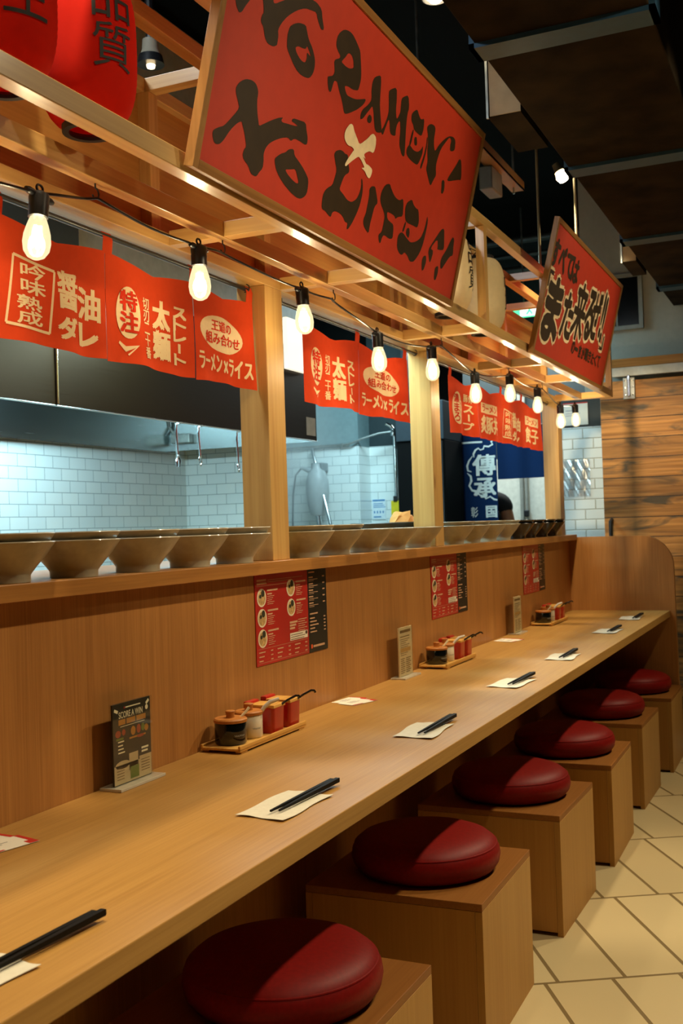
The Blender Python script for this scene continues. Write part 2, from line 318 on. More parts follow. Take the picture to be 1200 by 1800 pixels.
# ------------------------------------------------------------------ mesh helpers
def W(o):
    v = Vector((0, 0, 0))
    while o is not None:
        v = v + o.location; o = o.parent
    return v
class MB:
    def __init__(s): s.bm = bmesh.new()
    def _xf(s, vs, M):
        if M is not None: bmesh.ops.transform(s.bm, matrix=M, verts=vs)
    def box(s, a, b, bevel=0.0, M=None, seg=2):
        r = bmesh.ops.create_cube(s.bm, size=1.0); vs = r['verts']
        for v in vs:
            v.co = Vector(((a[i] + b[i]) / 2 + v.co[i] * (b[i] - a[i]) for i in range(3)))
        if bevel:
            es = list({e for v in vs for e in v.link_edges})
            rr = bmesh.ops.bevel(s.bm, geom=es, offset=bevel, segments=seg, profile=0.5, affect='EDGES')
            vs = list({v for f in rr['faces'] for v in f.verts} | {v for v in vs if v.is_valid})
        s._xf(vs, M); return s
    def lathe(s, prof, seg=32, c=(0, 0, 0), M=None, closed=False):
        rings = []; vs = []
        for r, z in prof:
            if r < 1e-6:
                v = s.bm.verts.new((c[0], c[1], c[2] + z)); rings.append([v]); vs.append(v)
            else:
                ring = [s.bm.verts.new((c[0] + r * math.cos(2 * PI * i / seg), c[1] + r * math.sin(2 * PI * i / seg), c[2] + z)) for i in range(seg)]
                rings.append(ring); vs += ring
        for k in range(len(rings) - 1):
            A, B = rings[k], rings[k + 1]
            for i in range(seg):
                j = (i + 1) % seg
                if len(A) == 1 and len(B) == 1: continue
                if len(A) == 1: s.bm.faces.new((A[0], B[j], B[i]))
                elif len(B) == 1: s.bm.faces.new((A[i], A[j], B[0]))
                else: s.bm.faces.new((A[i], A[j], B[j], B[i]))
        s._xf(vs, M); return s
    def tube(s, pts, r, seg=8, caps=True):
        pts = [Vector(p) for p in pts]; rs = r if isinstance(r, (list, tuple)) else [r] * len(pts)
        rings = []; prev = None
        for k, p in enumerate(pts):
            t = (pts[min(k + 1, len(pts) - 1)] - pts[max(k - 1, 0)]).normalized()
            if prev is None:
                up = Vector((0, 0, 1)) if abs(t.z) < 0.9 else Vector((1, 0, 0))
                n = t.cross(up).normalized()
            else:
                n = (prev - t * prev.dot(t)).normalized()
            prev = n; b = t.cross(n)
            rings.append([s.bm.verts.new(p + (n * math.cos(2 * PI * i / seg) + b * math.sin(2 * PI * i / seg)) * rs[k]) for i in range(seg)])
        for A, B in zip(rings, rings[1:]):
            for i in range(seg):
                j = (i + 1) % seg; s.bm.faces.new((A[i], A[j], B[j], B[i]))
        if caps:
            s.bm.faces.new(rings[0][::-1]); s.bm.faces.new(rings[-1])
        return s
    def prism(s, poly, fn, t0, t1):
        """poly of 2-D points; fn(u, v, t) -> xyz"""
        A = [s.bm.verts.new(fn(u, v, t0)) for u, v in poly]; B = [s.bm.verts.new(fn(u, v, t1)) for u, v in poly]
        s.bm.faces.new(A[::-1]); s.bm.faces.new(B)
        n = len(poly)
        for i in range(n):
            j = (i + 1) % n; s.bm.faces.new((A[i], A[j], B[j], B[i]))
        return s
    def grid(s, fn, nu, nv):
        V = [[s.bm.verts.new(fn(i / nu, j / nv)) for j in range(nv + 1)] for i in range(nu + 1)]
        for i in range(nu):
            for j in range(nv):
                s.bm.faces.new((V[i][j], V[i + 1][j], V[i + 1][j + 1], V[i][j + 1]))
        return s
    def build(s, name, mat, parent=None, world=False, smooth=False, solid=0.0, kind=None, subsurf=0):
        if solid:
            bmesh.ops.recalc_face_normals(s.bm, faces=s.bm.faces)
            bmesh.ops.solidify(s.bm, geom=list(s.bm.faces), thickness=solid)
        bmesh.ops.recalc_face_normals(s.bm, faces=s.bm.faces)
        if world and parent is not None:
            bmesh.ops.translate(s.bm, verts=s.bm.verts, vec=-W(parent))
        me = bpy.data.meshes.new(name); s.bm.to_mesh(me); s.bm.free()
        return link(name, me, mat, parent, smooth, kind)
def link(name, me, mat, parent=None, smooth=False, kind=None):
    me.materials.clear(); me.materials.append(mat)
    if smooth:
        me.polygons.foreach_set('use_smooth', [True] * len(me.polygons))
        try: me.set_sharp_from_angle(angle=math.radians(38))
        except Exception: pass
    o = bpy.data.objects.new(name, me); COL.objects.link(o)
    if parent is not None: o.parent = parent
    if kind: o['kind'] = kind
    return o
def thing(name, label, cat, loc=(0, 0, 0), rotz=0.0, group=None):
    o = bpy.data.objects.new(name, None); COL.objects.link(o)
    o.location = loc; o.rotation_euler = (0, 0, rotz); o.empty_display_size = 0.05
    return tag(o, label, cat, group)
def tag(o, label, cat, group=None):
    o['label'] = label; o['category'] = cat
    if group: o['group'] = group
    return o
def dup(root, label, loc=None, rotz=None, group=None):
    kids = {}
    for ch in bpy.data.objects:
        if ch.parent is not None: kids.setdefault(ch.parent.name, []).append(ch)
    r = root.copy(); COL.objects.link(r)
    if loc is not None: r.location = loc
    if rotz is not None: r.rotation_euler = (0, 0, rotz)
    r['label'] = label
    if group: r['group'] = group
    for ch in kids.get(root.name, []):
        c = ch.copy(); COL.objects.link(c); c.parent = r
        for g in kids.get(ch.name, []):
            d = g.copy(); COL.objects.link(d); d.parent = c
    return r
def struct(name, mb, mat, **kw): return mb.build(name, mat, None, kind='structure', **kw)

# flat artwork: text, shapes ------------------------------------------------
_tc = {}
def text2d(body):
    key = body
    if key not in _tc:
        c = bpy.data.curves.new('lettering', 'FONT'); c.body = body; c.size = 1.0; c.align_x = 'CENTER'; c.align_y = 'CENTER'
        c.resolution_u = 3
        o = bpy.data.objects.new('lettering', c); COL.objects.link(o)
        dg = bpy.context.evaluated_depsgraph_get(); dg.update()
        me = bpy.data.meshes.new_from_object(o.evaluated_get(dg))
        vs = np.empty(len(me.vertices) * 3); me.vertices.foreach_get('co', vs); vs = vs.reshape(-1, 3)[:, :2]
        fs = [tuple(p.vertices) for p in me.polygons]
        if len(vs):
            mid = (vs.max(0) + vs.min(0)) / 2; vs = vs - mid
        bpy.data.objects.remove(o); bpy.data.curves.remove(c); bpy.data.meshes.remove(me)
        _tc[key] = (vs, fs)
    return _tc[key]
def poly2d(rings):
    c = bpy.data.curves.new('lettering', 'CURVE'); c.dimensions = '2D'; c.fill_mode = 'BOTH'
    for r in rings:
        s = c.splines.new('POLY'); s.points.add(len(r) - 1)
        for p, q in zip(s.points, r): p.co = (q[0], q[1], 0, 1)
        s.use_cyclic_u = True
    o = bpy.data.objects.new('lettering', c); COL.objects.link(o)
    dg = bpy.context.evaluated_depsgraph_get(); dg.update()
    me = bpy.data.meshes.new_from_object(o.evaluated_get(dg))
    vs = np.empty(len(me.vertices) * 3); me.vertices.foreach_get('co', vs); vs = vs.reshape(-1, 3)[:, :2]
    fs = [tuple(p.vertices) for p in me.polygons]
    bpy.data.objects.remove(o); bpy.data.curves.remove(c); bpy.data.meshes.remove(me)
    return vs, fs
class Flat:
    def __init__(s): s.v = []; s.f = []
    def _add(s, vs, fs, k=0):
        b = len(s.v); s.v += [(x[0], x[1], k) for x in vs]; s.f += [tuple(b + i for i in f) for f in fs]
    def text(s, body, cx, cy, w=None, h=None, bold=0.0, shear=0.0, grow=0.0):
        vs, fs = text2d(body)
        if not len(vs): return s
        ext = vs.max(0) - vs.min(0)
        kx = w / ext[0] if w else None; ky = h / ext[1] if h else None
        kx = kx or ky; ky = ky or kx
        q = vs * (kx, ky); q[:, 0] += q[:, 1] * shear
        d = bold * min(kx, ky) + grow
        for k, (dx, dy) in enumerate(((0, 0),) if not d else ((-d, 0), (d, 0), (0, d), (0, -d), (-.7 * d, -.7 * d), (.7 * d, -.7 * d), (-.7 * d, .7 * d), (.7 * d, .7 * d)) if grow else ((-d, -d * .6), (d, -d * .6), (-d, d * .6), (d, d * .6), (0, 0))):
            s._add(q + (cx + dx, cy + dy), fs, k)
        return s
    def column(s, body, cx, top, bot, w, bold=0.0):
        n = len(body); ch = (top - bot) / n
        for i, b in enumerate(body):
            if b == 'ー': s.rect(cx - w * 0.1, top - ch * (i + 0.9), cx + w * 0.12, top - ch * (i + 0.1))
            elif b == '一': s.text(b, cx, top - ch * (i + 0.5), w=w, h=ch * 0.3, bold=bold)
            else: s.text(b, cx, top - ch * (i + 0.5), w=w, h=ch * 0.92, bold=bold)
        return s
    def poly(s, *rings):
        vs, fs = poly2d(rings); s._add(vs, fs); return s
    def rect(s, x0, y0, x1, y1):
        s._add([(x0, y0), (x1, y0), (x1, y1), (x0, y1)], [(0, 1, 2, 3)]); return s
    def ellipse(s, cx, cy, rx, ry, n=28, rot=0.0):
        pts = []
        for i in range(n):
            a = 2 * PI * i / n; x = rx * math.cos(a); y = ry * math.sin(a)
            pts.append((cx + x * math.cos(rot) - y * math.sin(rot), cy + x * math.sin(rot) + y * math.cos(rot)))
        s._add(pts, [tuple(range(n))]); return s
    def ring(s, pts, wd):
        n = len(pts)
        for i in range(n):
            s.stroke([pts[i], pts[(i + 1) % n]], wd)
        return s
    def stroke(s, pts, wd):
        L = []; R = []
        n = len(pts); ws = wd if isinstance(wd, (list, tuple)) else [wd] * n
        for i, p in enumerate(pts):
            a = pts[max(i - 1, 0)]; b = pts[min(i + 1, n - 1)]
            dx, dy = b[0] - a[0], b[1] - a[1]; l = math.hypot(dx, dy) or 1
            nx, ny = -dy / l * ws[i] / 2, dx / l * ws[i] / 2
            L.append((p[0] + nx, p[1] + ny)); R.append((p[0] - nx, p[1] - ny))
        k = len(s.v); s.v += [(a, b, 0) for a, b in L + R]
        for i in range(n - 1): s.f.append((k + i, k + i + 1, k + n + i + 1, k + n + i))
        return s
    def build(s, name, mat, parent, fn, maxedge=None, world=True):
        bm = bmesh.new()
        V = [bm.verts.new((x, y, k * 1e-4)) for x, y, k in s.v]
        for f in s.f:
            try: bm.faces.new([V[i] for i in f])
            except ValueError: pass
        if maxedge:
            bmesh.ops.triangulate(bm, faces=bm.faces)
            for _ in range(5):
                es = [e for e in bm.edges if e.calc_length() > maxedge]
                if not es: break
                bmesh.ops.subdivide_edges(bm, edges=es, cuts=1)
                bmesh.ops.triangulate(bm, faces=bm.faces)
        off = W(parent) if world else Vector((0, 0, 0))
        for v in bm.verts:
            x, y, k = v.co; p = Vector(fn(x, y))
            if k > 1e-7:   # brush passes laid over each other, each a hair above the last
                n = (Vector(fn(x + 1e-3, y)) - p).cross(Vector(fn(x, y + 1e-3)) - p).normalized(); p = p + n * (k * 0.4)
            v.co = p - off
        me = bpy.data.meshes.new(name); bm.to_mesh(me); bm.free()
        return link(name, me, mat, parent)
def chaikin(r, k=1):
    for _ in range(k):
        q = []
        n = len(r)
        for i in range(n):
            a, b = r[i], r[(i + 1) % n]
            q.append((a[0] * 0.78 + b[0] * 0.22, a[1] * 0.78 + b[1] * 0.22)); q.append((a[0] * 0.22 + b[0] * 0.78, a[1] * 0.22 + b[1] * 0.78))
        r = q
    return r
BRUSH = [
    ('k', [[99,166],[103,174],[114,185],[128,193],[148,198],[163,197],[172,192],[177,185],[178,168],[187,149],[195,137],[200,130],[215,139],[240,154],[267,168],[284,174],[277,167],[284,164],[303,168],[321,171],[348,177],[331,178],[318,178],[322,185],[345,189],[376,194],[385,180],[396,168],[397,156],[387,152],[360,153],[340,150],[329,141],[316,145],[291,136],[267,124],[248,112],[237,99],[234,87],[239,75],[240,61],[229,50],[224,42],[216,39],[200,40],[187,51],[166,57],[160,64],[163,76],[168,81],[158,97],[145,111],[138,119],[125,112],[112,100],[100,86],[89,69],[79,59],[68,55],[58,56],[50,67],[50,75],[66,85],[81,92],[96,107],[111,124],[122,138],[115,146],[104,156]]),
    ('k', [[327,125],[347,131],[354,120],[371,116],[395,109],[417,100],[431,92],[435,69],[430,58],[412,47],[393,45],[364,48],[331,56],[307,65],[290,75],[280,87],[281,94],[298,107],[316,115]], [[326,84],[347,90],[366,96],[373,93],[392,75],[383,71],[362,73],[339,78]]),
    ('k', [[138,340],[132,350],[114,370],[103,392],[115,412],[146,426],[169,422],[175,397],[175,372],[172,354],[179,350],[205,367],[228,381],[264,399],[309,415],[333,418],[358,415],[367,401],[383,384],[371,379],[351,390],[340,401],[321,397],[293,390],[261,372],[231,348],[215,329],[207,314],[213,304],[213,291],[213,287],[201,280],[180,277],[166,283],[156,298],[143,303],[143,315],[149,322]]),
    ('k', [[50,303],[57,294],[68,288],[76,293],[83,305],[95,322],[111,341],[117,368],[97,345],[67,326],[48,310]]),
    ('k', [[247,308],[245,321],[248,336],[261,347],[281,357],[307,363],[315,355],[328,343],[351,333],[367,319],[372,305],[369,290],[358,277],[337,272],[311,271],[288,278],[267,288],[251,297]], [[282,309],[291,316],[312,319],[324,323],[326,330],[339,324],[349,317],[344,317],[330,319],[334,307],[329,297],[311,296],[291,302]]),
    ('k', [[468,419],[491,425],[511,425],[529,420],[547,413],[559,408],[567,394],[578,377],[585,362],[586,350],[583,333],[575,329],[555,324],[535,323],[514,318],[523,310],[534,304],[553,306],[580,311],[602,319],[628,329],[624,318],[615,309],[592,292],[563,276],[542,266],[533,268],[523,279],[510,290],[496,299],[482,311],[475,313],[465,311],[462,303],[459,286],[454,283],[445,287],[436,300],[433,308],[440,311],[454,317],[460,326],[454,337],[449,346],[455,352],[469,359],[473,365],[461,369],[450,373],[444,381],[444,394],[451,406]], [[504,383],[513,386],[526,385],[537,376],[542,365],[522,357],[502,355],[483,356],[484,360],[495,371]]),
    ('k', [[645,374],[654,388],[682,401],[690,386],[698,358],[706,338],[724,313],[740,292],[736,287],[714,281],[701,284],[689,300],[675,320],[666,326],[655,313],[641,298],[630,285],[619,280],[615,288],[621,303],[638,316],[651,328],[657,338],[647,355]]),
    ('k', [[659,305],[673,304],[677,296],[670,287],[656,286],[651,294]]),
    ('k', [[739,383],[745,391],[778,408],[791,381],[797,358],[809,343],[816,349],[824,365],[820,378],[816,392],[824,401],[852,415],[870,391],[866,374],[872,346],[885,311],[892,293],[895,278],[878,277],[856,292],[850,300],[843,327],[831,347],[818,335],[816,320],[821,307],[808,303],[788,302],[772,327],[765,327],[758,309],[751,288],[744,285],[736,293],[748,308],[756,328],[759,346]]),
    ('k', [[892,382],[901,392],[921,404],[938,394],[955,389],[974,399],[982,374],[977,355],[958,353],[922,354],[915,362],[897,368]]),
    ('k', [[915,352],[924,353],[921,314],[909,312]]),
    ('k', [[935,340],[948,344],[959,330],[954,323],[940,324]]),
    ('k', [[910,313],[921,313],[944,309],[971,313],[989,324],[999,338],[1004,319],[994,297],[986,285],[964,282],[923,283],[903,289],[900,300]]),
    ('k', [[1012,363],[1019,365],[1027,334],[1021,301],[1013,280],[1005,286],[1015,318],[1018,346]]),
    ('k', [[1001,384],[1010,395],[1030,403],[1051,404],[1060,398],[1061,376],[1070,358],[1084,348],[1100,369],[1131,395],[1161,413],[1194,421],[1214,417],[1221,395],[1208,386],[1187,381],[1181,396],[1184,408],[1168,412],[1150,397],[1121,367],[1111,340],[1108,316],[1123,297],[1111,283],[1100,264],[1091,263],[1065,280],[1046,292],[1048,311],[1032,334],[1026,355],[1015,372]]),
    ('k', [[1269,385],[1289,382],[1314,337],[1288,331],[1218,307],[1206,309],[1228,335],[1254,363]]),
    ('k', [[1169,297],[1189,302],[1200,281],[1194,266],[1180,265],[1175,281]]),
    ('k', [[524,174],[530,183],[549,191],[565,192],[573,190],[589,192],[594,184],[586,175],[600,175],[608,168],[611,158],[595,149],[588,140],[583,126],[579,112],[600,108],[627,101],[650,102],[673,115],[683,131],[686,149],[678,163],[684,165],[695,149],[699,133],[697,109],[687,84],[671,57],[657,41],[650,42],[651,55],[635,53],[624,61],[605,65],[579,64],[565,58],[562,46],[550,47],[532,52],[512,52],[507,71],[508,86],[521,100],[542,111],[547,129],[550,147],[537,159]]),
    ('c', [[573,256],[586,257],[597,248],[615,239],[635,229],[651,239],[672,254],[687,269],[700,273],[715,269],[721,252],[716,233],[694,232],[676,223],[667,216],[681,209],[664,211],[687,200],[701,202],[725,199],[727,191],[721,176],[710,175],[697,179],[688,184],[665,185],[683,190],[671,196],[654,202],[642,204],[623,192],[602,177],[587,165],[581,168],[592,185],[605,200],[614,211],[599,213],[580,210],[561,215],[553,226],[557,240]]),
    ('k', [[731,155],[742,164],[761,168],[772,157],[792,137],[777,125],[773,100],[770,79],[772,59],[754,63],[735,70],[729,83],[737,99],[737,119],[737,141]]),
    ('k', [[816,188],[840,197],[856,187],[885,176],[915,175],[936,186],[947,169],[954,145],[923,136],[913,128],[901,134],[877,134],[853,132],[864,116],[887,114],[905,113],[913,100],[917,80],[896,75],[861,77],[853,69],[848,51],[837,57],[828,70],[845,80],[846,101],[846,118],[835,128],[811,138],[800,152],[801,168]]),
    ('k', [[959,170],[967,185],[993,199],[1008,189],[1032,185],[1048,186],[1066,159],[1062,142],[1037,141],[983,137],[968,148]]),
    ('k', [[976,137],[984,137],[979,112],[967,110]]),
    ('k', [[993,124],[1009,130],[1019,117],[1017,103],[995,109]]),
    ('k', [[946,93],[957,105],[973,109],[1008,101],[1036,97],[1069,107],[1099,124],[1112,148],[1116,171],[1115,187],[1127,174],[1127,151],[1123,116],[1112,88],[1083,57],[1054,51],[1032,62],[1008,66],[995,56],[980,55],[954,65]]),
    ('k', [[1234,179],[1255,186],[1270,161],[1283,133],[1254,126],[1230,123],[1234,129],[1220,150],[1179,114],[1208,113],[1199,79],[1191,80],[1166,107],[1194,137]]),
    ('k', [[1330,180],[1348,179],[1355,151],[1362,134],[1337,125],[1311,98],[1292,79],[1279,84],[1273,106],[1303,137]]),
    ('k', [[1138,82],[1157,91],[1169,77],[1162,53],[1149,45],[1137,66]]),
    ('k', [[1243,76],[1264,84],[1271,65],[1263,42],[1250,42],[1243,62]]),
]
# ------------------------------------------------------------------ room shell
struct('floor', MB().box((-2.6, -3, -0.1), (3.8, 8.8, 0)), floor_mat)
struct('ceiling', MB().box((-2.6, -3, 3.45), (3.8, 8.8, 3.55)), black_paint)
struct('wall_kitchen', MB().box((-2.12, -3, 0), (-2.0, 5.24, 2.2)), tile_y)
struct('wall_kitchen_upper', MB().box((-2.12, -3, 2.2), (-2.0, 5.24, 3.45)), black_paint)
struct('wall_stub', MB().box((-2.5, 5.24, 0), (-1.47, 5.36, 2.2)), tile_x)
struct('wall_stub_upper', MB().box((-2.5, 5.24, 2.2), (-1.47, 5.36, 3.45)), black_paint)
struct('wall_alcove', MB().box((-2.6, 5.36, 0), (-2.5, 8.8, 3.45)), teal_wall)
struct('wall_sink', MB().box((-2.5, 6.9, 0), (-1.64, 7.1, 1.825)), tile_s)
struct('wall_sink_upper', MB().box((-2.5, 6.9, 1.825), (-1.64, 7.1, 2.5)), teal_wall)
struct('wall_sink_top', MB().box((-2.5, 6.9, 2.5), (-1.64, 7.1, 3.45)), black_paint)
struct('wall_recess', MB().box((-1.64, 7.1, 0), (-1.27, 7.2, 1.83)), tile_s)
struct('wall_recess_upper', MB().box((-1.64, 7.1, 1.83), (-1.27, 7.2, 3.45)), plain('dark_teal', '#1d2d31', 0.6))
struct('wall_far', MB().box((-2.6, 8.7, 0), (3.8, 8.8, 3.45)), black_paint)
struct('wall_scullery', MB().box((-1.25, 8.1, 0), (0.1, 8.16, 1.75)), plain('white_panel', '#d5d6cb', 0.5))
struct('wall_scullery_upper', MB().box((-1.25, 8.1, 1.75), (0.1, 8.16, 3.45)), plain('dark_teal', '#1d2d31', 0.6))
struct('wall_end', MB().box((0.0, 6.6, 0), (3.8, 6.72, 3.45)), grey_wall)
struct('wall_tiled_end', MB().box((-0.21, 6.585, 0), (0.2, 6.6, 1.825)).box((-0.21, 6.6, 0), (0.0, 6.72, 1.825)), tile_end)
struct('wall_band_end', MB().box((-0.21, 6.584, 1.825), (0.2, 6.6, 2.0)).box((-0.21, 6.6, 1.825), (0.0, 6.72, 2.0)), plain('charcoal_band', '#2c302e', 0.6))
struct('wall_right', MB().box((3.7, -3, 0), (3.8, 8.8, 3.45)), plain('dark_brown_wall', '#3a2a1c', 0.7))
struct('wall_back', MB().box((-2.6, -3.1, 0), (3.8, -3, 3.45)), plain('dark_brown_wall', '#3a2a1c', 0.7))
struct('trim_header', MB().box((0.12, 6.40, 2.138), (3.7, 6.6, 2.19), 0.003), wood('header_wood', '#c98f48', '#9a6428', 0, rough=0.5))
# black window set high in the grey wall
wn = struct('window_1', MB().box((0.05, 6.59, 2.41), (0.34, 6.598, 2.70)), plain('dark_glass', '#0b0d0d', 0.1))
fm = MB()
for a, b in (((0.03, 6.575, 2.388), (0.362, 6.6, 2.412)), ((0.03, 6.575, 2.70), (0.362, 6.6, 2.722)), ((0.338, 6.575, 2.41), (0.362, 6.6, 2.70)), ((0.205, 6.575, 2.41), (0.215, 6.6, 2.70)), ((0.03, 6.575, 2.41), (0.05, 6.6, 2.70))):
    fm.box(a, b)
fm.build('window_frame', plain('window_frame_grey', '#8f938c', 0.5), wn)

# barn door ----------------------------------------------------------------
bd = thing('barn_door', 'sliding door of level reclaimed brown planks at the far end', 'door', (0.87, 6.43, 0))
MB().box((0.125, 6.405, 0.01), (1.62, 6.45, 2.062), 0.003).build('plank_panel', plank_mat, bd, world=True)
hg = MB().box((0.262, 6.392, 1.95), (0.33, 6.405, 2.078), 0.004)
hg.build('hanger_plate', galv, bd, world=True)
h2 = MB().box((0.288, 6.376, 1.965), (0.304, 6.392, 2.09), 0.003)
for z in (1.975, 2.02, 2.06):
    for x in (0.275, 0.317): h2.lathe([(0, 0), (0.006, 0), (0.005, 0.004), (0, 0.005)], 10, M=Matrix.Translation((x, 6.392, z)) @ Matrix.Rotation(PI / 2, 4, 'X'))
h2.build('hanger_bolt', chrome, bd, world=True)
MB().tube([(0.168, 6.405, 1.255), (0.168, 6.365, 1.245), (0.168, 6.36, 1.2), (0.168, 6.36, 1.1), (0.168, 6.365, 1.02), (0.168, 6.405, 1.01)], 0.011, 10).build('handle', black_plastic, bd, world=True, smooth=True)
rl = thing('door_rail', 'pale flat steel rail above the plank sliding door', 'rail', (1.9, 6.40, 2.085))
MB().box((0.12, 6.388, 2.085), (3.7, 6.40, 2.137), 0.002).build('rail_bar', plain('rail_steel', '#c9c8bb', 0.4, metal=0.2), rl, world=True)

# notices on the tiled end wall
nt_ = thing('paper_notice', 'white paper notice on the dark band above the end wall tiles', 'notice', (-0.06, 6.58, 1.835))
MB().box((-0.134, 6.580, 1.838), (0.016, 6.583, 1.975)).build('sheet', paper, nt_, world=True)
Flat().rect(-0.134, 1.968, 0.016, 1.975).build('red_edge', card_red, nt_, lambda u, v: (u, 6.5795, v))
Flat().rect(-0.12, 1.925, -0.05, 1.931).rect(-0.12, 1.908, -0.03, 1.912).rect(-0.12, 1.895, -0.06, 1.899).build('printing', plain('faint_print', '#b9b3b6', 0.8), nt_, lambda u, v: (u, 6.5795, v))
sl = thing('plastic_sleeve', 'clear plastic document sleeve stuck on the white end wall tiles', 'sleeve', (-0.07, 6.58, 1.4))
MB().grid(lambda a, b: (-0.155 + 0.172 * a, 6.578 + 0.003 * math.sin(a * 19 + b * 6) * math.sin(b * 9 + a * 3), 1.403 + 0.225 * b), 20, 20).build('film', sleeve_mat, sl, world=True, smooth=True)

# ------------------------------------------------------------------ ceiling things
dt = thing('air_duct', 'large dark brown rectangular air duct running along the black ceiling', 'duct', (0.755, 3, 2.5))
MB().box((0.536, -2.4, 2.5), (0.975, 6.59, 2.95), 0.004).build('duct_body', duct_mat, dt, world=True)
for y in (1.63, 2.73, 3.83, 4.93, 6.03):
    m = MB()
    m.box((0.522, y - 0.045, 2.487), (0.99, y + 0.045, 2.5)); m.box((0.522, y - 0.045, 2.487), (0.536, y + 0.045, 2.96)); m.box((0.975, y - 0.045, 2.487), (0.99, y + 0.045, 2.96))
    m.build('flange', duct_flange, dt, world=True)
for y0, y1, x0, lab in ((3.2, 3.55, 0.42, 'cream sided side outlet of the ceiling duct above the large sign'), (5.33, 5.66, 0.455, 'side outlet of the ceiling duct near the grey end wall')):
    b = thing('duct_outlet', lab, 'duct', (0.48, (y0 + y1) / 2, 2.5), group='side outlets of the ceiling duct')
    MB().box((x0, y0 + 0.004, 2.5), (0.522, y1, 2.7)).build('casing', duct_mat, b, world=True)
    MB().box((x0 + 0.006, y0, 2.503), (0.522, y0 + 0.004, 2.698)).build('lining', duct_cream, b, world=True)
    MB().box((x0 + 0.02, (y0 + y1) / 2 - 0.012, 2.7), (x0 + 0.023, (y0 + y1) / 2 + 0.012, 3.452)).box((0.50, (y0 + y1) / 2 - 0.012, 2.7), (0.503, (y0 + y1) / 2 + 0.012, 3.452)).build('strap', galv, b, world=True)
    MB().box((x0 - 0.004, y0 - 0.004, 2.497), (x0 + 0.003, y0 + 0.004, 2.702)).build('edge_strip', galv, b, world=True)
pl = thing('cable_tray', 'brown channel hanging under the ceiling behind the large sign', 'channel', (0.06, 4.1, 2.8))
MB().box((0.025, 2.6, 2.8), (0.09, 4.93, 2.806)).box((0.025, 2.6, 2.8), (0.03, 4.93, 2.84)).box((0.085, 2.6, 2.8), (0.09, 4.93, 2.84)).build('channel', plain('channel_brown', '#8a6a3c', 0.45, metal=0.3), pl, world=True)
for y in (3.6, 4.86): MB().tube([(0.058, y, 2.77), (0.058, y, 3.45)], 0.005, 8).build('drop_rod', galv, pl, world=True)
MB().box((0.0, 4.5, 2.70), (0.06, 4.66, 2.80), 0.006).build('junction_box', plain('box_grey', '#5c5a4a', 0.5), pl, world=True)
for k, (z, r) in enumerate(((3.26, 0.03), (3.15, 0.018), (3.05, 0.024))):
    t = thing('ceiling_pipe', ['thick', 'thin', 'lower'][k] + ' dark pipe crossing the ceiling behind the small sign', 'pipe', (0, 7.5, z), group='dark ceiling pipes at the far end')
    MB().tube([(-2.4, 7.5, z), (3.6, 7.5, z)], r, 12).build('pipe', plain('pipe_dark', '#2a302f', 0.45), t, world=True, smooth=True)
ex = thing('exit_sign', 'lit green and white exit sign seen through the canopy frame', 'sign', (-0.56, 7.38, 2.69))
MB().box((-0.66, 7.372, 2.685), (-0.46, 7.40, 2.785), 0.003).build('light_box', emit('exit_green', (0.02, 0.75, 0.28), 1.6), ex, world=True)
Flat().rect(-0.585, 2.69, -0.47, 2.78).build('white_field', emit('exit_white', (0.8, 1.0, 0.9), 1.8), ex, lambda u, v: (u, 7.371, v))
Flat().stroke([(-0.54, 2.70), (-0.52, 2.725), (-0.515, 2.75)], 0.014).stroke([(-0.50, 2.70), (-0.515, 2.725)], 0.012).ellipse(-0.51, 2.765, 0.008, 0.008).stroke([(-0.535, 2.745), (-0.50, 2.745)], 0.009).build('running_figure', emit('exit_green', (0.02, 0.75, 0.28), 1.6), ex, lambda u, v: (u, 7.3705, v))
MB().tube([(-0.56, 7.386, 2.78), (-0.56, 7.386, 3.45)], 0.006, 8).build('drop_rod', galv, ex, world=True)

# overhead lamps: pendant bulb above the large sign, gooseneck above the small one
def reflector(parent, loc, d=(0, 0, -1)):
    M = Matrix.Translation(loc) @ Vector((0, 0, -1)).rotation_difference(Vector(d)).to_matrix().to_4x4()
    MB().lathe([(0.0, 0.11), (0.022, 0.11), (0.024, 0.05), (0.034, 0.03), (0.040, 0.0), (0.037, 0.0), (0.031, 0.028), (0.0, 0.034)], 24, M=M).build('lamp_head', black_plastic, parent, world=True, smooth=True)
    MB().lathe([(0.0, -0.012), (0.015, -0.008), (0.026, 0.004), (0.030, 0.02), (0.0, 0.022)], 20, M=M).build('lamp_bulb', lamp_mat, parent, world=True, smooth=True)
pd = thing('pendant_lamp', 'glowing ceiling lamp hanging above the large red sign', 'lamp', (0.33, 3.0, 2.8))
reflector(pd, (0.33, 3.0, 2.8)); MB().tube([(0.33, 3.0, 2.9), (0.33, 3.0, 3.45)], 0.008, 8).build('stem', black_plastic, pd, world=True)
light('SPOT', 'pendant_light', (0.33, 3.0, 2.77), 95, WARM, (0.33, 3.0, 0), pd, spot_size=1.1, spot_blend=0.55, shadow_soft_size=0.03)
gn = thing('gooseneck_lamp', 'glowing lamp on a thin spring arm rising behind the small red sign', 'lamp', (0.35, 4.80, 2.284))
gp = [(0.30, 4.80, 2.284), (0.335, 4.80, 2.34), (0.35, 4.80, 2.45), (0.35, 4.80, 2.7), (0.348, 4.80, 2.80), (0.335, 4.79, 2.835), (0.31, 4.775, 2.83)]
MB().tube(gp, 0.006, 8).build('arm', plain('spring_arm', '#8d8468', 0.5, metal=0.3), gn, world=True, smooth=True)
M_ = Matrix.Translation((0.29, 4.765, 2.81)) @ Matrix.Rotation(math.radians(-25), 4, 'Y')
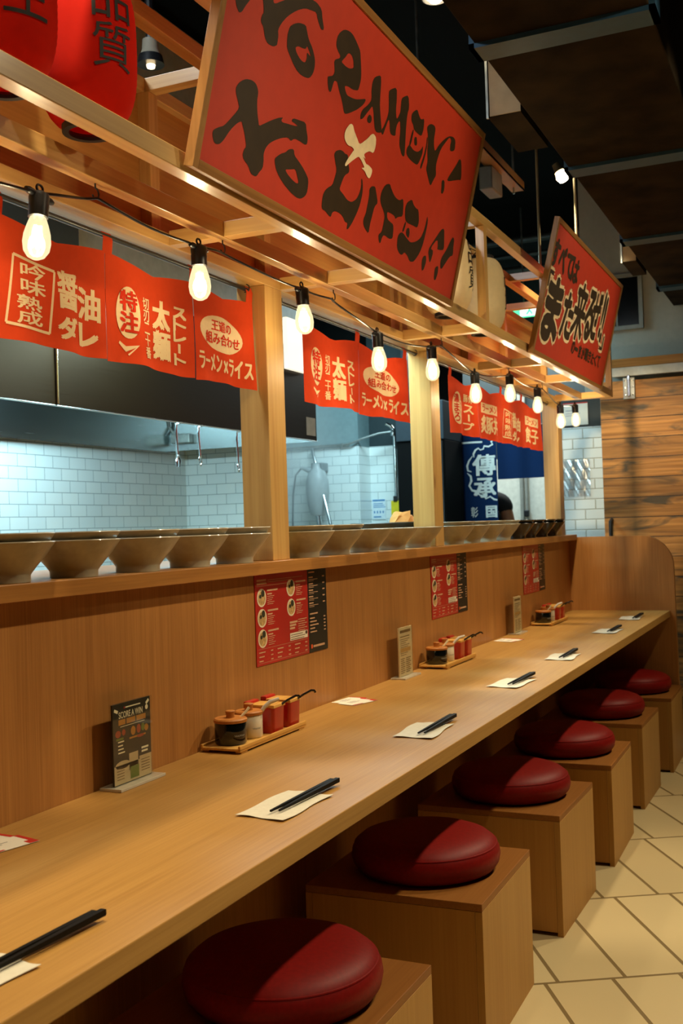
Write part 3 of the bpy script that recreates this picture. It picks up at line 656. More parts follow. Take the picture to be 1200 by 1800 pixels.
MB().lathe([(0.0, 0.035), (0.016, 0.035), (0.02, 0.0), (0.024, -0.006), (0.0, -0.004)], 20, M=M_).build('lamp_head', plain('brass_dull', '#b7a67c', 0.35, metal=0.7), gn, world=True, smooth=True)
MB().lathe([(0.0, -0.058), (0.02, -0.05), (0.027, -0.03), (0.02, -0.008), (0.0, -0.004)], 20, M=M_).build('lamp_bulb', lamp_mat, gn, world=True, smooth=True)
light('SPOT', 'gooseneck_light', (0.285, 4.765, 2.74), 105, WARM, (0.33, 4.75, 0), gn, spot_size=1.1, spot_blend=0.55, shadow_soft_size=0.03)
dl = thing('ceiling_downlight', 'small black hanging downlight seen beside the red lantern', 'lamp', (-0.53, 2.8, 2.68))
MB().tube([(-0.53, 2.8, 2.78), (-0.53, 2.8, 3.45)], 0.014, 10).build('stem', black_plastic, dl, world=True)
MB().lathe([(0, 0.05), (0.024, 0.05), (0.026, 0.02), (0.034, 0.0), (0, 0.0)], 20, c=(-0.53, 2.8, 2.735)).build('socket', plain('socket_cream', '#8d8878', 0.5), dl, world=True, smooth=True)
MB().lathe([(0.0, 0.028), (0.036, 0.028), (0.042, 0.0), (0.0, 0.004)], 20, c=(-0.53, 2.8, 2.708)).build('shade', black_plastic, dl, world=True, smooth=True)
MB().lathe([(0.0, -0.008), (0.012, -0.005), (0.014, 0.004), (0.0, 0.006)], 16, c=(-0.53, 2.8, 2.704)).build('lamp_bulb', emit('small_lens', (1.0, 0.75, 0.4), 6), dl, world=True, smooth=True)
light('SPOT', 'end_wall_fill_spot', (0.30, 4.80, 2.755), 115, WARM, (0.33, 6.3, 1.15), gn, spot_size=0.95, spot_blend=0.6, shadow_soft_size=0.03)  # second spot added at the gooseneck head to brighten the end wall
hr = thing('hanger_rod', 'thin straight rod holding up the timber canopy from the ceiling', 'rod', (0.30, 4.31, 2.284))
MB().tube([(0.30, 4.31, 2.284), (0.30, 4.31, 3.45)], 0.0055, 8).build('rod', plain('brass_dull', '#b7a67c', 0.35, metal=0.7), hr, world=True)

# ------------------------------------------------------------------ counter, partition, end panel
Y0, Y1 = -0.6, 6.015
bp = thing('bar_partition', 'oak veneer upright panel with ledge behind the long counter', 'partition', (0, 2.7, 0))
MB().box((-0.03, Y0, 0), (0, Y1, 1.150), 0.0).build('front_panel', oak_panel, bp, world=True)
MB().box((-0.42, Y0, 1.150), (0.045, Y1, 1.181), 0.0015).build('ledge', wood('oak_ledge', '#b8803f', '#8a5828', 1, rough=0.4, coat=0.1, fine=260, broad=8, contrast=0.8), bp, world=True)
ct = thing('counter_top', 'long pale oak counter running along the partition', 'counter', (0.265, 2.7, 0.7255))
MB().box((0.0005, Y0, 0.7255), (0.53, Y1 - 0.0005, 0.76), 0.002).build('worktop', oak_top, ct, world=True)
for y in (0.4, 2.1, 3.9, 5.6):
    m = MB(); m.prism([(0.001, 0.7254), (0.36, 0.7254), (0.36, 0.70), (0.06, 0.45), (0.001, 0.45)], lambda u, v, t, y=y: (u, y + t, v), -0.012, 0.012)
    m.build('bracket', oak_panel, ct, world=True)
ep = thing('end_partition', 'oak panel with one rounded top corner closing the far end of the counter', 'partition', (0.28, 6.03, 0))
prof = [(-0.03, 0), (0.565, 0), (0.556, 1.0)]
for k in range(13):
    a = PI / 2 * k / 12; prof.append((0.556 - 0.17 + 0.17 * math.cos(a), 0.996 + 0.17 * math.sin(a)))
prof += [(-0.03, 1.166)]
MB().prism(prof, lambda u, v, t: (u, 6.015 + t, v), 0.0, 0.036).build('panel', oak_panel, ep, world=True)

# ------------------------------------------------------------------ timber canopy
cf = thing('timber_canopy', 'open pine batten frame on square posts above the counter', 'canopy', (0.12, 3.3, 1.181))
BY0, BY1 = 0.75, 5.755
for nm, x0, x1, z0, z1 in (('inner', -0.07, 0.016, 1.898, 1.926), ('mid', 0.125, 0.156, 1.898, 1.933), ('outer', 0.284, 0.315, 1.898, 1.933),
                           ('u', -0.07, -0.036, 2.252, 2.284), ('u', 0.13, 0.162, 2.252, 2.284), ('u', 0.284, 0.315, 2.252, 2.284)):
    MB().box((x0, BY0, z0), (x1, BY1, z1), 0.0015).build('beam', pine[1], cf, world=True)
CY = (2.045, 2.575, 3.487, 4.36, 4.95)
for y in CY + (BY1 - 0.016,):
    for z0, z1 in ((1.899, 1.932), (2.253, 2.283)):
        a0 = 0.016 if z0 < 2 else -0.036
        for x0, x1 in ((a0, 0.125 if z0 < 2 else 0.13), (0.156 if z0 < 2 else 0.162, 0.284)):
            MB().box((x0, y - 0.016, z0), (x1, y + 0.016, z1), 0.001).build('cross_batten', pine[0], cf, world=True)
for y in CY + (BY1 - 0.016,):
    MB().box((-0.056, y - 0.018, 1.926), (-0.026, y + 0.018, 2.252), 0.001).build('stud', pine[2], cf, world=True)
for y in (2.045, 3.487, 4.36, BY1 - 0.016):
    MB().box((0.285, y - 0.016, 1.933), (0.3145, y + 0.016, 2.252), 0.001).build('stud', pine[2], cf, world=True)
MB().box((-0.07, BY0, 1.926), (-0.056, BY1, 2.252)).build('back_board', wood('pine_board', '#c8984f', '#9a6a30', 1, rough=0.5, fine=120, broad=14, knots=0.5, contrast=0.8), cf, world=True)
for y0, y1 in ((2.473, 2.568), (3.738, 3.834), (5.768, 5.862)):
    zt = 1.898 if y1 < BY1 else 1.93
    MB().box((-0.068, y0, 1.181), (0.016, y1, zt), 0.002).build('post', pine[2], cf, world=True)
# little nails / hook screws for the lamp string
HOOKS = (1.60, 2.05, 2.63, 3.51, 4.36, 4.93)
for y in HOOKS:
    p = [(0.14, y, 1.899), (0.14, y, 1.89)]
    for k in range(9):
        a = PI * 0.5 - PI * 1.35 * k / 8
        p.append((0.14, y + 0.010 * math.cos(a), 1.880 + 0.010 * math.sin(a)))
    MB().tube(p, 0.0016, 6).build('cup_hook', black_plastic, cf, world=True, smooth=True)

# string lights -------------------------------------------------------------
ST = [(0.96, 1.83), (1.446, 1.838), (1.950, 1.863), (2.437, 1.866), (2.932, 1.828), (3.405, 1.855), (3.885, 1.824), (4.371, 1.872), (4.839, 1.866), (5.288, 1.829), (5.63, 1.862)]
sg = thing('string_light', 'black cable of glowing clear bulbs looped along the canopy', 'string lights', (0.14, 3.3, 1.87))
path = []
wp = sorted([(y, z + 0.0, 'b') for y, z in ST] + [(y, 1.8705, 'h') for y in HOOKS])
for (ya, za, ka), (yb, zb, kb) in zip(wp, wp[1:]):
    n = 8
    for k in range(n):
        t = k / n; L_ = yb - ya
        path.append((0.14 + 0.004 * math.sin(ya * 9 + t * 5), ya + (yb - ya) * t, za + (zb - za) * t - 0.10 * L_ * L_ * 4 * t * (1 - t) * 0.5))
path.append((0.14, wp[-1][0], wp[-1][1]))
MB().tube(path, 0.0028, 8).build('cable', cable_mat, sg, world=True, smooth=True)
TILT = [0, -7, 0, 7, 5, 4, 3, 0, -2, 3, 8]
for k, (y, z) in enumerate(ST):
    M = Matrix.Translation((0.14, y, z)) @ Matrix.Rotation(math.radians(TILT[k]), 4, 'X')
    s = MB().lathe([(0, 0.004), (0.006, 0.004), (0.0165, -0.002), (0.0175, -0.008), (0.0165, -0.018), (0.0172, -0.022), (0.0165, -0.03), (0.0168, -0.042), (0.0145, -0.043), (0, -0.043)], 20, M=M)
    for sgn in (-1, 1): s.lathe([(0, 0.0), (0.006, 0.0), (0.0065, 0.012), (0.004, 0.02), (0, 0.02)], 10, M=M @ Matrix.Translation((0, 0.014 * sgn, -0.004)) @ Matrix.Rotation(-PI / 2 * sgn, 4, 'X'))
    ring = [(0, 0.008 * math.cos(2 * PI * i / 12), 0.009 + 0.006 * math.sin(2 * PI * i / 12)) for i in range(13)]
    s.tube([M @ Vector(p) for p in ring], 0.0022, 6)
    so = s.build('socket', black_plastic, sg, world=True, smooth=True)
    gl = MB().lathe([(0.013, -0.042), (0.0145, -0.046), (0.0185, -0.058), (0.0222, -0.072), (0.0236, -0.086), (0.0215, -0.100), (0.015, -0.110), (0.007, -0.1145), (0, -0.1155)], 24, M=M)
    b = gl.build('bulb', bulb_mat, so, world=True, smooth=True)
    fl = MB()
    for a in range(4):
        q = [(0.005 * math.cos(a * PI / 2), 0.005 * math.sin(a * PI / 2), -0.058), (0.008 * math.cos(a * PI / 2 + 0.5), 0.008 * math.sin(a * PI / 2 + 0.5), -0.094)]
        fl.tube([M @ Vector(p) for p in q], 0.0034, 6)
    fo = fl.build('filament', filament_mat, so, world=True)
    light('POINT', 'bulb_light', M @ Vector((0, 0, -0.08)), 5.0, BULB, None, so, shadow_soft_size=0.018)

# ------------------------------------------------------------------ noren curtains
RX = -0.024
def nx(y, z):
    d = max(0.0, min(1.0, (1.852 - z) / 0.22))
    return RX + 0.003 + d * (0.006 * math.sin(y * 23.0 + 0.6) + 0.004 * math.sin(y * 51.0 + z * 9))
def nfn(e):
    return lambda y, z: (nx(y, z) + e, y, z)
def panel_letters(kind, y0, y1, par):
    w = y1 - y0; X = lambda s: y0 + w * s
    c = Flat(); r = Flat()
    if kind == 'A':
        fr = [(X(.17), 1.784), (X(.50), 1.772), (X(.45), 1.650), (X(.12), 1.656)]
        c.ring(fr, 0.0055)
        c.column('吟味', X(.325), 1.775, 1.716, w * .20, 0.03); c.column('熟成', X(.295), 1.714, 1.658, w * .20, 0.03)
        c.text('醤', X(.62), 1.742, w=w * .19, h=0.072, bold=0.035); c.text('油', X(.83), 1.728, w=w * .20, h=0.062, bold=0.045)
        c.text('ダ', X(.61), 1.668, w=w * .18, h=0.044, bold=0.065); c.text('レ', X(.82), 1.664, w=w * .17, h=0.044, bold=0.065)
    elif kind == 'B':
        c.ellipse(X(.22), 1.734, w * .115, 0.056, rot=-0.06); r.column('特注', X(.22), 1.782, 1.690, w * .155, 0.045)
        c.stroke([(X(.13), 1.668), (X(.19), 1.655), (X(.29), 1.664), (X(.21), 1.643)], [0.006, 0.012, 0.012, 0.004])
        c.column('切刃二十番', X(.415), 1.778, 1.643, w * .075, 0.02)
        c.column('太麺', X(.60), 1.782, 1.648, w * .19, 0.055); c.column('ストレート', X(.83), 1.780, 1.645, w * .15, 0.065)
    elif kind == 'C':
        c.ellipse(X(.44), 1.744, w * .36, 0.044, rot=-0.05)
        r.text('王道の', X(.44), 1.764, w=w * .34, h=0.026, bold=0.025); r.text('組み合わせ', X(.46), 1.732, w=w * .58, h=0.028, bold=0.025)
        c.text('ラーメン', X(.235), 1.671, w=w * .38, h=0.042, bold=0.05); c.text('×', X(.495), 1.667, w=w * .07, h=0.03, bold=0.03); c.text('ライス', X(.75), 1.670, w=w * .36, h=0.044, bold=0.05)
    elif kind == 'D':
        c.ellipse(X(.27), 1.728, w * .17, 0.066); r.column('濃まろ', X(.22), 1.785, 1.672, w * .14, 0.03); r.column('こってり', X(.36), 1.765, 1.70, w * .07, 0.02)
        c.text('豚骨', X(.66), 1.776, w=w * .32, h=0.03, bold=0.03); c.column('スープ', X(.68), 1.752, 1.645, w * .34, 0.045)
    else:
        c.rect(X(.16), 1.738, X(.82), 1.782); r.text('ラーメン', X(.49), 1.760, w=w * .56, h=0.03, bold=0.03)
        c.text('炙豚丼' if kind == 'E' else '餃子', X(.49), 1.69, w=w * .64, h=0.075, bold=0.04)
    c.build('lettering', noren_ink, par, nfn(0.0016), maxedge=0.02)
    if r.v: r.build('lettering_red', noren_ink_red, par, nfn(0.0026), maxedge=0.02)
def noren(label, bounds, kinds, loops, rod, rodlabel):
    t = thing('noren_curtain', label, 'curtain', (RX, (bounds[0] + bounds[-1]) / 2, 1.62), group='red noren curtains under the canopy')
    for y0, y1, k in zip(bounds, bounds[1:], kinds):
        def top(y):
            d = min(abs(y - q) for q in loops); return 1.850 - 0.020 * min(1.0, d / 0.17) ** 1.5
        def bot(y): return 1.622 + 0.003 * math.sin(y * 17) + 0.004 * ((y - y0) / (y1 - y0))
        ns = 40
        def f(a, b, y0=y0, y1=y1):
            y = y0 + 0.0015 + (y1 - y0 - 0.003) * a
            z = bot(y) + (top(y) - bot(y)) * b
            return (nx(y, z), y, z)
        mb = MB().grid(f, ns, 12)
        for q in loops:
            if y0 - 0.001 <= q < y1 - 0.001 or (k == kinds[-1] and abs(q - y1) < 0.03):
                ya, yb = q - 0.016, q + 0.016
                mb.grid(lambda a, b, ya=ya, yb=yb: (RX + 0.0068 * math.cos(-0.25 * PI + PI * 1.3 * b) if b > 0.45 else nx(ya, 1.848) + (RX + 0.0068 - nx(ya, 1.848)) * b / 0.45, ya + (yb - ya) * a,
                        1.884 + 0.0068 * math.sin(-0.2 * PI + PI * 1.2 * b) if b > 0.45 else 1.846 + 0.034 * b / 0.45), 2, 10)
        p = mb.build('cloth_panel', noren_red, t, world=True, smooth=True, solid=0.0008)
        panel_letters(k, y0, y1, p)
    rt = thing('curtain_rod', rodlabel, 'rod', (RX, (rod[0] + rod[1]) / 2, 1.884), group='rods of the noren curtains')
    MB().tube([(RX, rod[0], 1.884), (RX, rod[1], 1.884)], 0.0052, 10).build('rod', black_plastic, rt, world=True, smooth=True)
    for y in (rod[0] + 0.01, rod[1] - 0.008):
        MB().tube([(RX, y, 1.8985), (RX + 0.008, y, 1.893), (RX + 0.0085, y, 1.884), (RX + 0.004, y, 1.8775), (RX - 0.006, y, 1.878)], 0.0015, 6).build('hook', black_plastic, rt, world=True)
noren('long red noren with cream characters in the bay nearest the camera', (1.16, 1.505, 1.842, 2.178, 2.470), 'CABC', (1.18, 1.520, 1.850, 2.182, 2.452), (1.05, 2.455), 'black curtain rod of the nearest noren')
noren('red noren of two panels between the first and second post', (2.757, 3.163, 3.600), 'BC', (2.775, 3.155, 3.575), (2.62, 3.70), 'black curtain rod between the first and second post')
noren('smaller looking red noren of four panels before the last post', (4.055, 4.425, 4.79, 5.15, 5.54), 'DEAF', (4.075, 4.45, 4.795, 5.155, 5.52), (3.90, 5.70), 'black curtain rod before the last post')

# ------------------------------------------------------------------ signs
def sign_frame(y0, z0, width, height, label, name='signboard'):
    up = Vector((0.12, 0, 0.492)).normalized(); nr = Vector((up.z, 0, -up.x)); B = Vector((0.337, y0, z0))
    t = thing(name, label, 'sign', B + Vector((0, width / 2, 0)), group='red signboards leaning out from the canopy')
    P = lambda u, v, w=0.0: B + Vector((0, 1, 0)) * u + up * v + nr * w
    fn = lambda e: (lambda u, v: P(u, v, e))
    def slab(u0, u1, v0, v1, w0, w1, nm, mat, bev=0):
        m = MB(); m.box((u0, v0, w0), (u1, v1, w1), bev)
        for v in m.bm.verts: v.co = P(*v.co)
        return m.build(nm, mat, t, world=True)
    fw = 0.018
    slab(fw, width - fw, fw - 0.004, height - fw, -0.016, -0.005, 'panel', sign_red)
    slab(0, fw, -0.004, height, -0.020, 0.0, 'frame_rail', frame_wood, 0.001); slab(width - fw, width, -0.004, height, -0.020, 0.0, 'frame_rail', frame_wood, 0.001)
    slab(fw, width - fw, -0.004, fw - 0.004, -0.020, 0.0, 'frame_rail', frame_wood_y, 0.001); slab(fw, width - fw, height - fw, height, -0.020, 0.0, 'frame_rail', frame_wood_y, 0.001)
    return t, fn
s1, f1 = sign_frame(1.617, 1.905, 1.428, 0.503, 'largest red signboard with black brush lettering leaning out over the counter')
k_ = Flat(); c_ = Flat()
for g in BRUSH:
    rings = [[(a / 1000, b / 1000) for a, b in chaikin(r, 1)] for r in g[1:]]
    (k_ if g[0] == 'k' else c_).poly(*rings)
k_.build('lettering', sign_ink, s1, f1(-0.0044)); c_.build('cross_mark', cream_ink, s1, f1(-0.0036))
s2, f2 = sign_frame(3.987, 1.895, 1.349, 0.508, 'smaller looking red signboard with cream outlined characters near the far wall')
ink = Flat(); halo = Flat()
for ch, cx, cy, ww, hh in (('す', 62, 385, 105, 100), ('べ', 175, 385, 100, 95), ('て', 297, 385, 105, 85), ('は', 402, 385, 112, 90)):
    ink.text(ch, cx / 1000, cy / 1000, w=ww / 1000, h=hh / 1000, grow=0.005)
for ch, cx, cy, ww, hh, bo in (('「', 58, 288, 60, 56, 4), ('ま', 178, 188, 225, 225, 15), ('た', 425, 206, 175, 170, 9), ('来', 612, 255, 205, 225, 8), ('る', 800, 272, 145, 205, 10), ('ぜ', 925, 292, 155, 205, 8), ('!', 1052, 315, 26, 200, 8), ('!', 1098, 300, 26, 200, 8), ('」', 1150, 200, 60, 60, 4)):
    ink.text(ch, cx / 1000, cy / 1000, w=ww / 1000, h=hh / 1000, grow=bo / 1000)
    halo.text(ch, cx / 1000, cy / 1000, w=ww / 1000, h=hh / 1000, grow=(bo + 13) / 1000)
for i, ch in enumerate('の一言が聞きたくて'):
    ink.text(ch, (620 + 68 * i) / 1000, (104 + i) / 1000, w=0.055, h=0.052 if ch != '一' else 0.012, grow=0.002)
halo.build('lettering_outline', cream_ink, s2, f2(-0.0044)); ink.build('lettering', sign_ink, s2, f2(-0.0036))

# ------------------------------------------------------------------ lanterns
def lantern(label, y, mat, body, az, group):
    t = thing('paper_lantern', label, 'lantern', (0.205, y, 1.945), group=group)
    R_, H_ = 0.084, 0.285
    def rad(h):
        s = abs(2 * h - 1)
        return 0.043 + (R_ - 0.043) * (1 - s ** 3.2) ** 0.62
    pr = []
    n = 44
    for i in range(n + 1):
        h = i / n
        pr.append((rad(h) + (0.00035 if i % 2 else -0.00035), 0.010 + h * (H_ - 0.02)))
    MB().lathe(pr, 36).build('paper_shade', mat, t, smooth=True)
    MB().lathe([(0.034, 0), (0.045, 0), (0.0455, 0.013), (0.041, 0.013), (0.034, 0.006), (0.034, 0)], 28).build('bottom_ring', black_plastic, t, smooth=True)
    MB().lathe([(0.0, H_), (0.045, H_), (0.0455, H_ - 0.013), (0.041, H_ - 0.013), (0.0, H_ - 0.01)], 28).build('top_cap', black_plastic, t, smooth=True)
    MB().tube([(-0.04, 0, H_ - 0.004), (-0.02, 0, H_ + 0.018), (0, 0, H_ + 0.022), (0.02, 0, H_ + 0.018), (0.04, 0, H_ - 0.004)], 0.0018, 6).build('handle', black_plastic, t)
    MB().tube([(0, 0, H_ + 0.020), (-0.02, 0, H_ + 0.026), (-0.043, 0, H_ + 0.040)], 0.0015, 6).build('cord', black_plastic, t)
    f = Flat(); k = len(body)
    f.column(body, 0, 0.243, 0.08, 0.072, 0.0)
    def fn(u, v):
        r = rad((v - 0.01) / (H_ - 0.02)) + 0.0022; a = az + u / R_
        return (r * math.cos(a), r * math.sin(a), v)
    f.build('lettering', ink_black, t, fn, maxedge=0.012, world=False)
    return t
lantern('red paper lantern nearest the large sign', 1.50, lantern_red, '品質', math.radians(-22), 'red paper lanterns in the canopy')
lantern('red paper lantern at the left edge of the photo', 1.29, lantern_red, '麺生', math.radians(-22), 'red paper lanterns in the canopy')
lantern('cream paper lantern behind the upright batten between the two signs', 3.80, lantern_white, '品質', math.radians(22), 'cream paper lanterns in the canopy')
lantern('cream paper lantern half hidden by the right edge of the large sign', 3.40, lantern_white, '品質', math.radians(10), 'cream paper lanterns in the canopy')
# ------------------------------------------------------------------ bowls on the ledge
def bowl_mesh(mat, name):
    pr = [(0, 0.004), (0.040, 0.004), (0.042, 0), (0.046, 0), (0.0465, 0.012), (0.049, 0.016), (0.060, 0.030), (0.074, 0.046), (0.088, 0.066), (0.0915, 0.0705), (0.0905, 0.0725), (0.087, 0.0715),
          (0.072, 0.050), (0.055, 0.030), (0.036, 0.018), (0, 0.014)]
    return MB().lathe(pr, 48).build(name, mat, None, smooth=True)
ZL = 1.1815
ORD = ['first', 'second', 'third', 'fourth', 'fifth', 'sixth']
BAYS = [
    ('grey ramen bowl', bowl_mat, (1.512, 1.709, 1.918, 2.127, 2.334), (1, 1, 1, 1, 1), 'in the bay nearest the camera', 'from the left'),
    ('grey ramen bowl', bowl_mat, (2.708, 2.925, 3.15, 3.384, 3.632), (1, 1, 0, 0, 0), 'between the first and second post', 'past the first post'),
    ('grey ramen bowl', bowl_mat, (4.03, 4.24, 4.47, 4.70), (1, 1, 1, 1), 'past the second post', 'past the second post'),
    ('black bowl', bowl_black, (4.96, 5.16, 5.38, 5.60), (1, 1, 1, 1), 'before the last post', 'in the black row'),
]
src = {}
for kind, mat, ys, dbl, where, frm in BAYS:
    for i, (y, d) in enumerate(zip(ys, dbl)):
        for lv in range(1 + d):
            pos = ('lower ' if lv == 0 else 'upper ') + kind + ' of the ' + ORD[i] + ' stack ' + frm if d else kind + ' standing single, ' + ORD[i] + ' ' + frm
            if frm == 'from the left': pos += ' in the nearest bay'
            loc = (-0.017 + 0.002 * math.sin(y * 40), y, ZL + 0.0155 * lv)
            if kind not in src:
                o = bowl_mesh(mat, 'ramen_bowl' if mat is bowl_mat else 'black_bowl'); src[kind] = o
            else:
                o = src[kind].copy(); COL.objects.link(o)
            o.location = loc
            tag(o, pos, 'bowl', 'bowls stacked on the ledge')

# ------------------------------------------------------------------ menus on the partition
def menu(y0, label):
    x = 0.0004; Wd, H0, H1 = 0.422, 0.916, 1.148
    t = thing('menu_board', label, 'menu', (x, y0 + Wd / 2, H0), group='menus fixed to the partition')
    H = H1 - H0
    ww = 0.300
    MB().box((0, -Wd / 2, 0), (0.002, -Wd / 2 + ww, H)).build('red_panel', menu_red, t)
    MB().box((0, -Wd / 2 + ww, 0), (0.002, Wd / 2, H)).build('black_panel', menu_black, t)
    fn = lambda e: (lambda u, v: (0.002 + e, u - Wd / 2, v))
    for u, v in ((0.034, 0.172), (0.034, 0.120), (0.034, 0.068), (0.198, 0.188), (0.198, 0.135)):
        d = Flat().ellipse(u, v, 0.0245, 0.0235).build('bowl_picture', plain('picture_bowl', '#e6d6b4', 0.5), t, fn(0.0003), world=False)
        Flat().ellipse(u, v - 0.001, 0.019, 0.018).build('soup_picture', plain('picture_soup', '#c9a468', 0.5, noise=0.2, nscale=120), d, fn(0.0006), world=False)
        Flat().ellipse(u + 0.006, v + 0.011, 0.009, 0.009).ellipse(u - 0.008, v + 0.004, 0.006, 0.005).build('garnish_picture', plain('picture_greens', '#2d2d16', 0.6), d, fn(0.0009), world=False)
    p = Flat()
    p.rect(0.010, 0.214, 0.060, 0.219).rect(0.010, 0.206, 0.062, 0.211).rect(0.068, 0.215, 0.27, 0.2162).rect(0.068, 0.210, 0.20, 0.2112).rect(0.008, 0.2015, 0.29, 0.2025)
    for u, v in ((0.064, 0.187), (0.064, 0.135), (0.064, 0.083), (0.229, 0.200), (0.229, 0.150)):
        p.rect(u, v, u + 0.058, v + 0.0045).rect(u, v - 0.009, u + 0.026, v - 0.0055)
        for k in range(5): p.rect(u, v - 0.014 - 0.005 * k, u + 0.038 - 0.006 * (k % 3), v - 0.0125 - 0.005 * k)
    for k in range(3): p.rect(0.186, 0.092 - 0.008 * k, 0.232 - 0.008 * k, 0.0975 - 0.008 * k)
    for k in range(6): p.rect(0.236, 0.098 - 0.006 * k, 0.29 - 0.012 * (k % 2), 0.1 - 0.006 * k)
    p.rect(0.008, 0.0415, 0.292, 0.0422).rect(0.008, 0.006, 0.292, 0.0066)
    for c in range(3):
        for k in range(3):
            p.rect(0.012 + 0.1 * c, 0.032 - 0.011 * k, 0.046 + 0.1 * c - 0.006 * k, 0.035 - 0.011 * k); p.rect(0.075 + 0.1 * c, 0.032 - 0.011 * k, 0.088 + 0.1 * c, 0.035 - 0.011 * k)
    p.rect(0.308, 0.221, 0.345, 0.2245)
    for k in range(5): p.rect(0.308, 0.207 - 0.018 * k, 0.335, 0.2105 - 0.018 * k); p.rect(0.308, 0.202 - 0.018 * k, 0.365, 0.2035 - 0.018 * k); p.rect(0.308, 0.198 - 0.018 * k, 0.34, 0.1992 - 0.018 * k); p.rect(0.396, 0.207 - 0.018 * k, 0.41, 0.2105 - 0.018 * k)
    p.rect(0.310, 0.105, 0.36, 0.109)
    for k in range(5): p.rect(0.310, 0.093 - 0.0095 * k, 0.34 + 0.012 * (k % 3), 0.0965 - 0.0095 * k); p.rect(0.398, 0.093 - 0.0095 * k, 0.41, 0.0965 - 0.0095 * k)
    p.rect(0.326, 0.013, 0.400, 0.019).build('printing', menu_ink, t, fn(0.0004), world=False)
    Flat().rect(0.186, 0.046, 0.292, 0.066).build('pale_strip', plain('menu_strip', '#e8dcc4', 0.6), t, fn(0.0004), world=False)
    Flat().rect(0.312, 0.011, 0.322, 0.022).build('emblem', plain('emblem_orange', '#e0592a', 0.5), t, fn(0.0005), world=False)
    Flat().rect(0.19, 0.048, 0.27, 0.0495).rect(0.19, 0.054, 0.275, 0.0555).rect(0.19, 0.06, 0.262, 0.0615).ellipse(0.284, 0.06, 0.006, 0.005).build('strip_printing', plain('strip_ink', '#4b3020', 0.6), t, fn(0.0007), world=False)
    return t
m1 = menu(2.394, 'red and black menu on the partition nearest the camera, beside the first post')
dup(m1, 'red and black menu on the partition in the middle of the three', (0.0004, 3.711 + 0.211, 0.916))
dup(m1, 'red and black menu on the partition farthest from the camera', (0.0004, 5.0 + 0.211, 0.916))

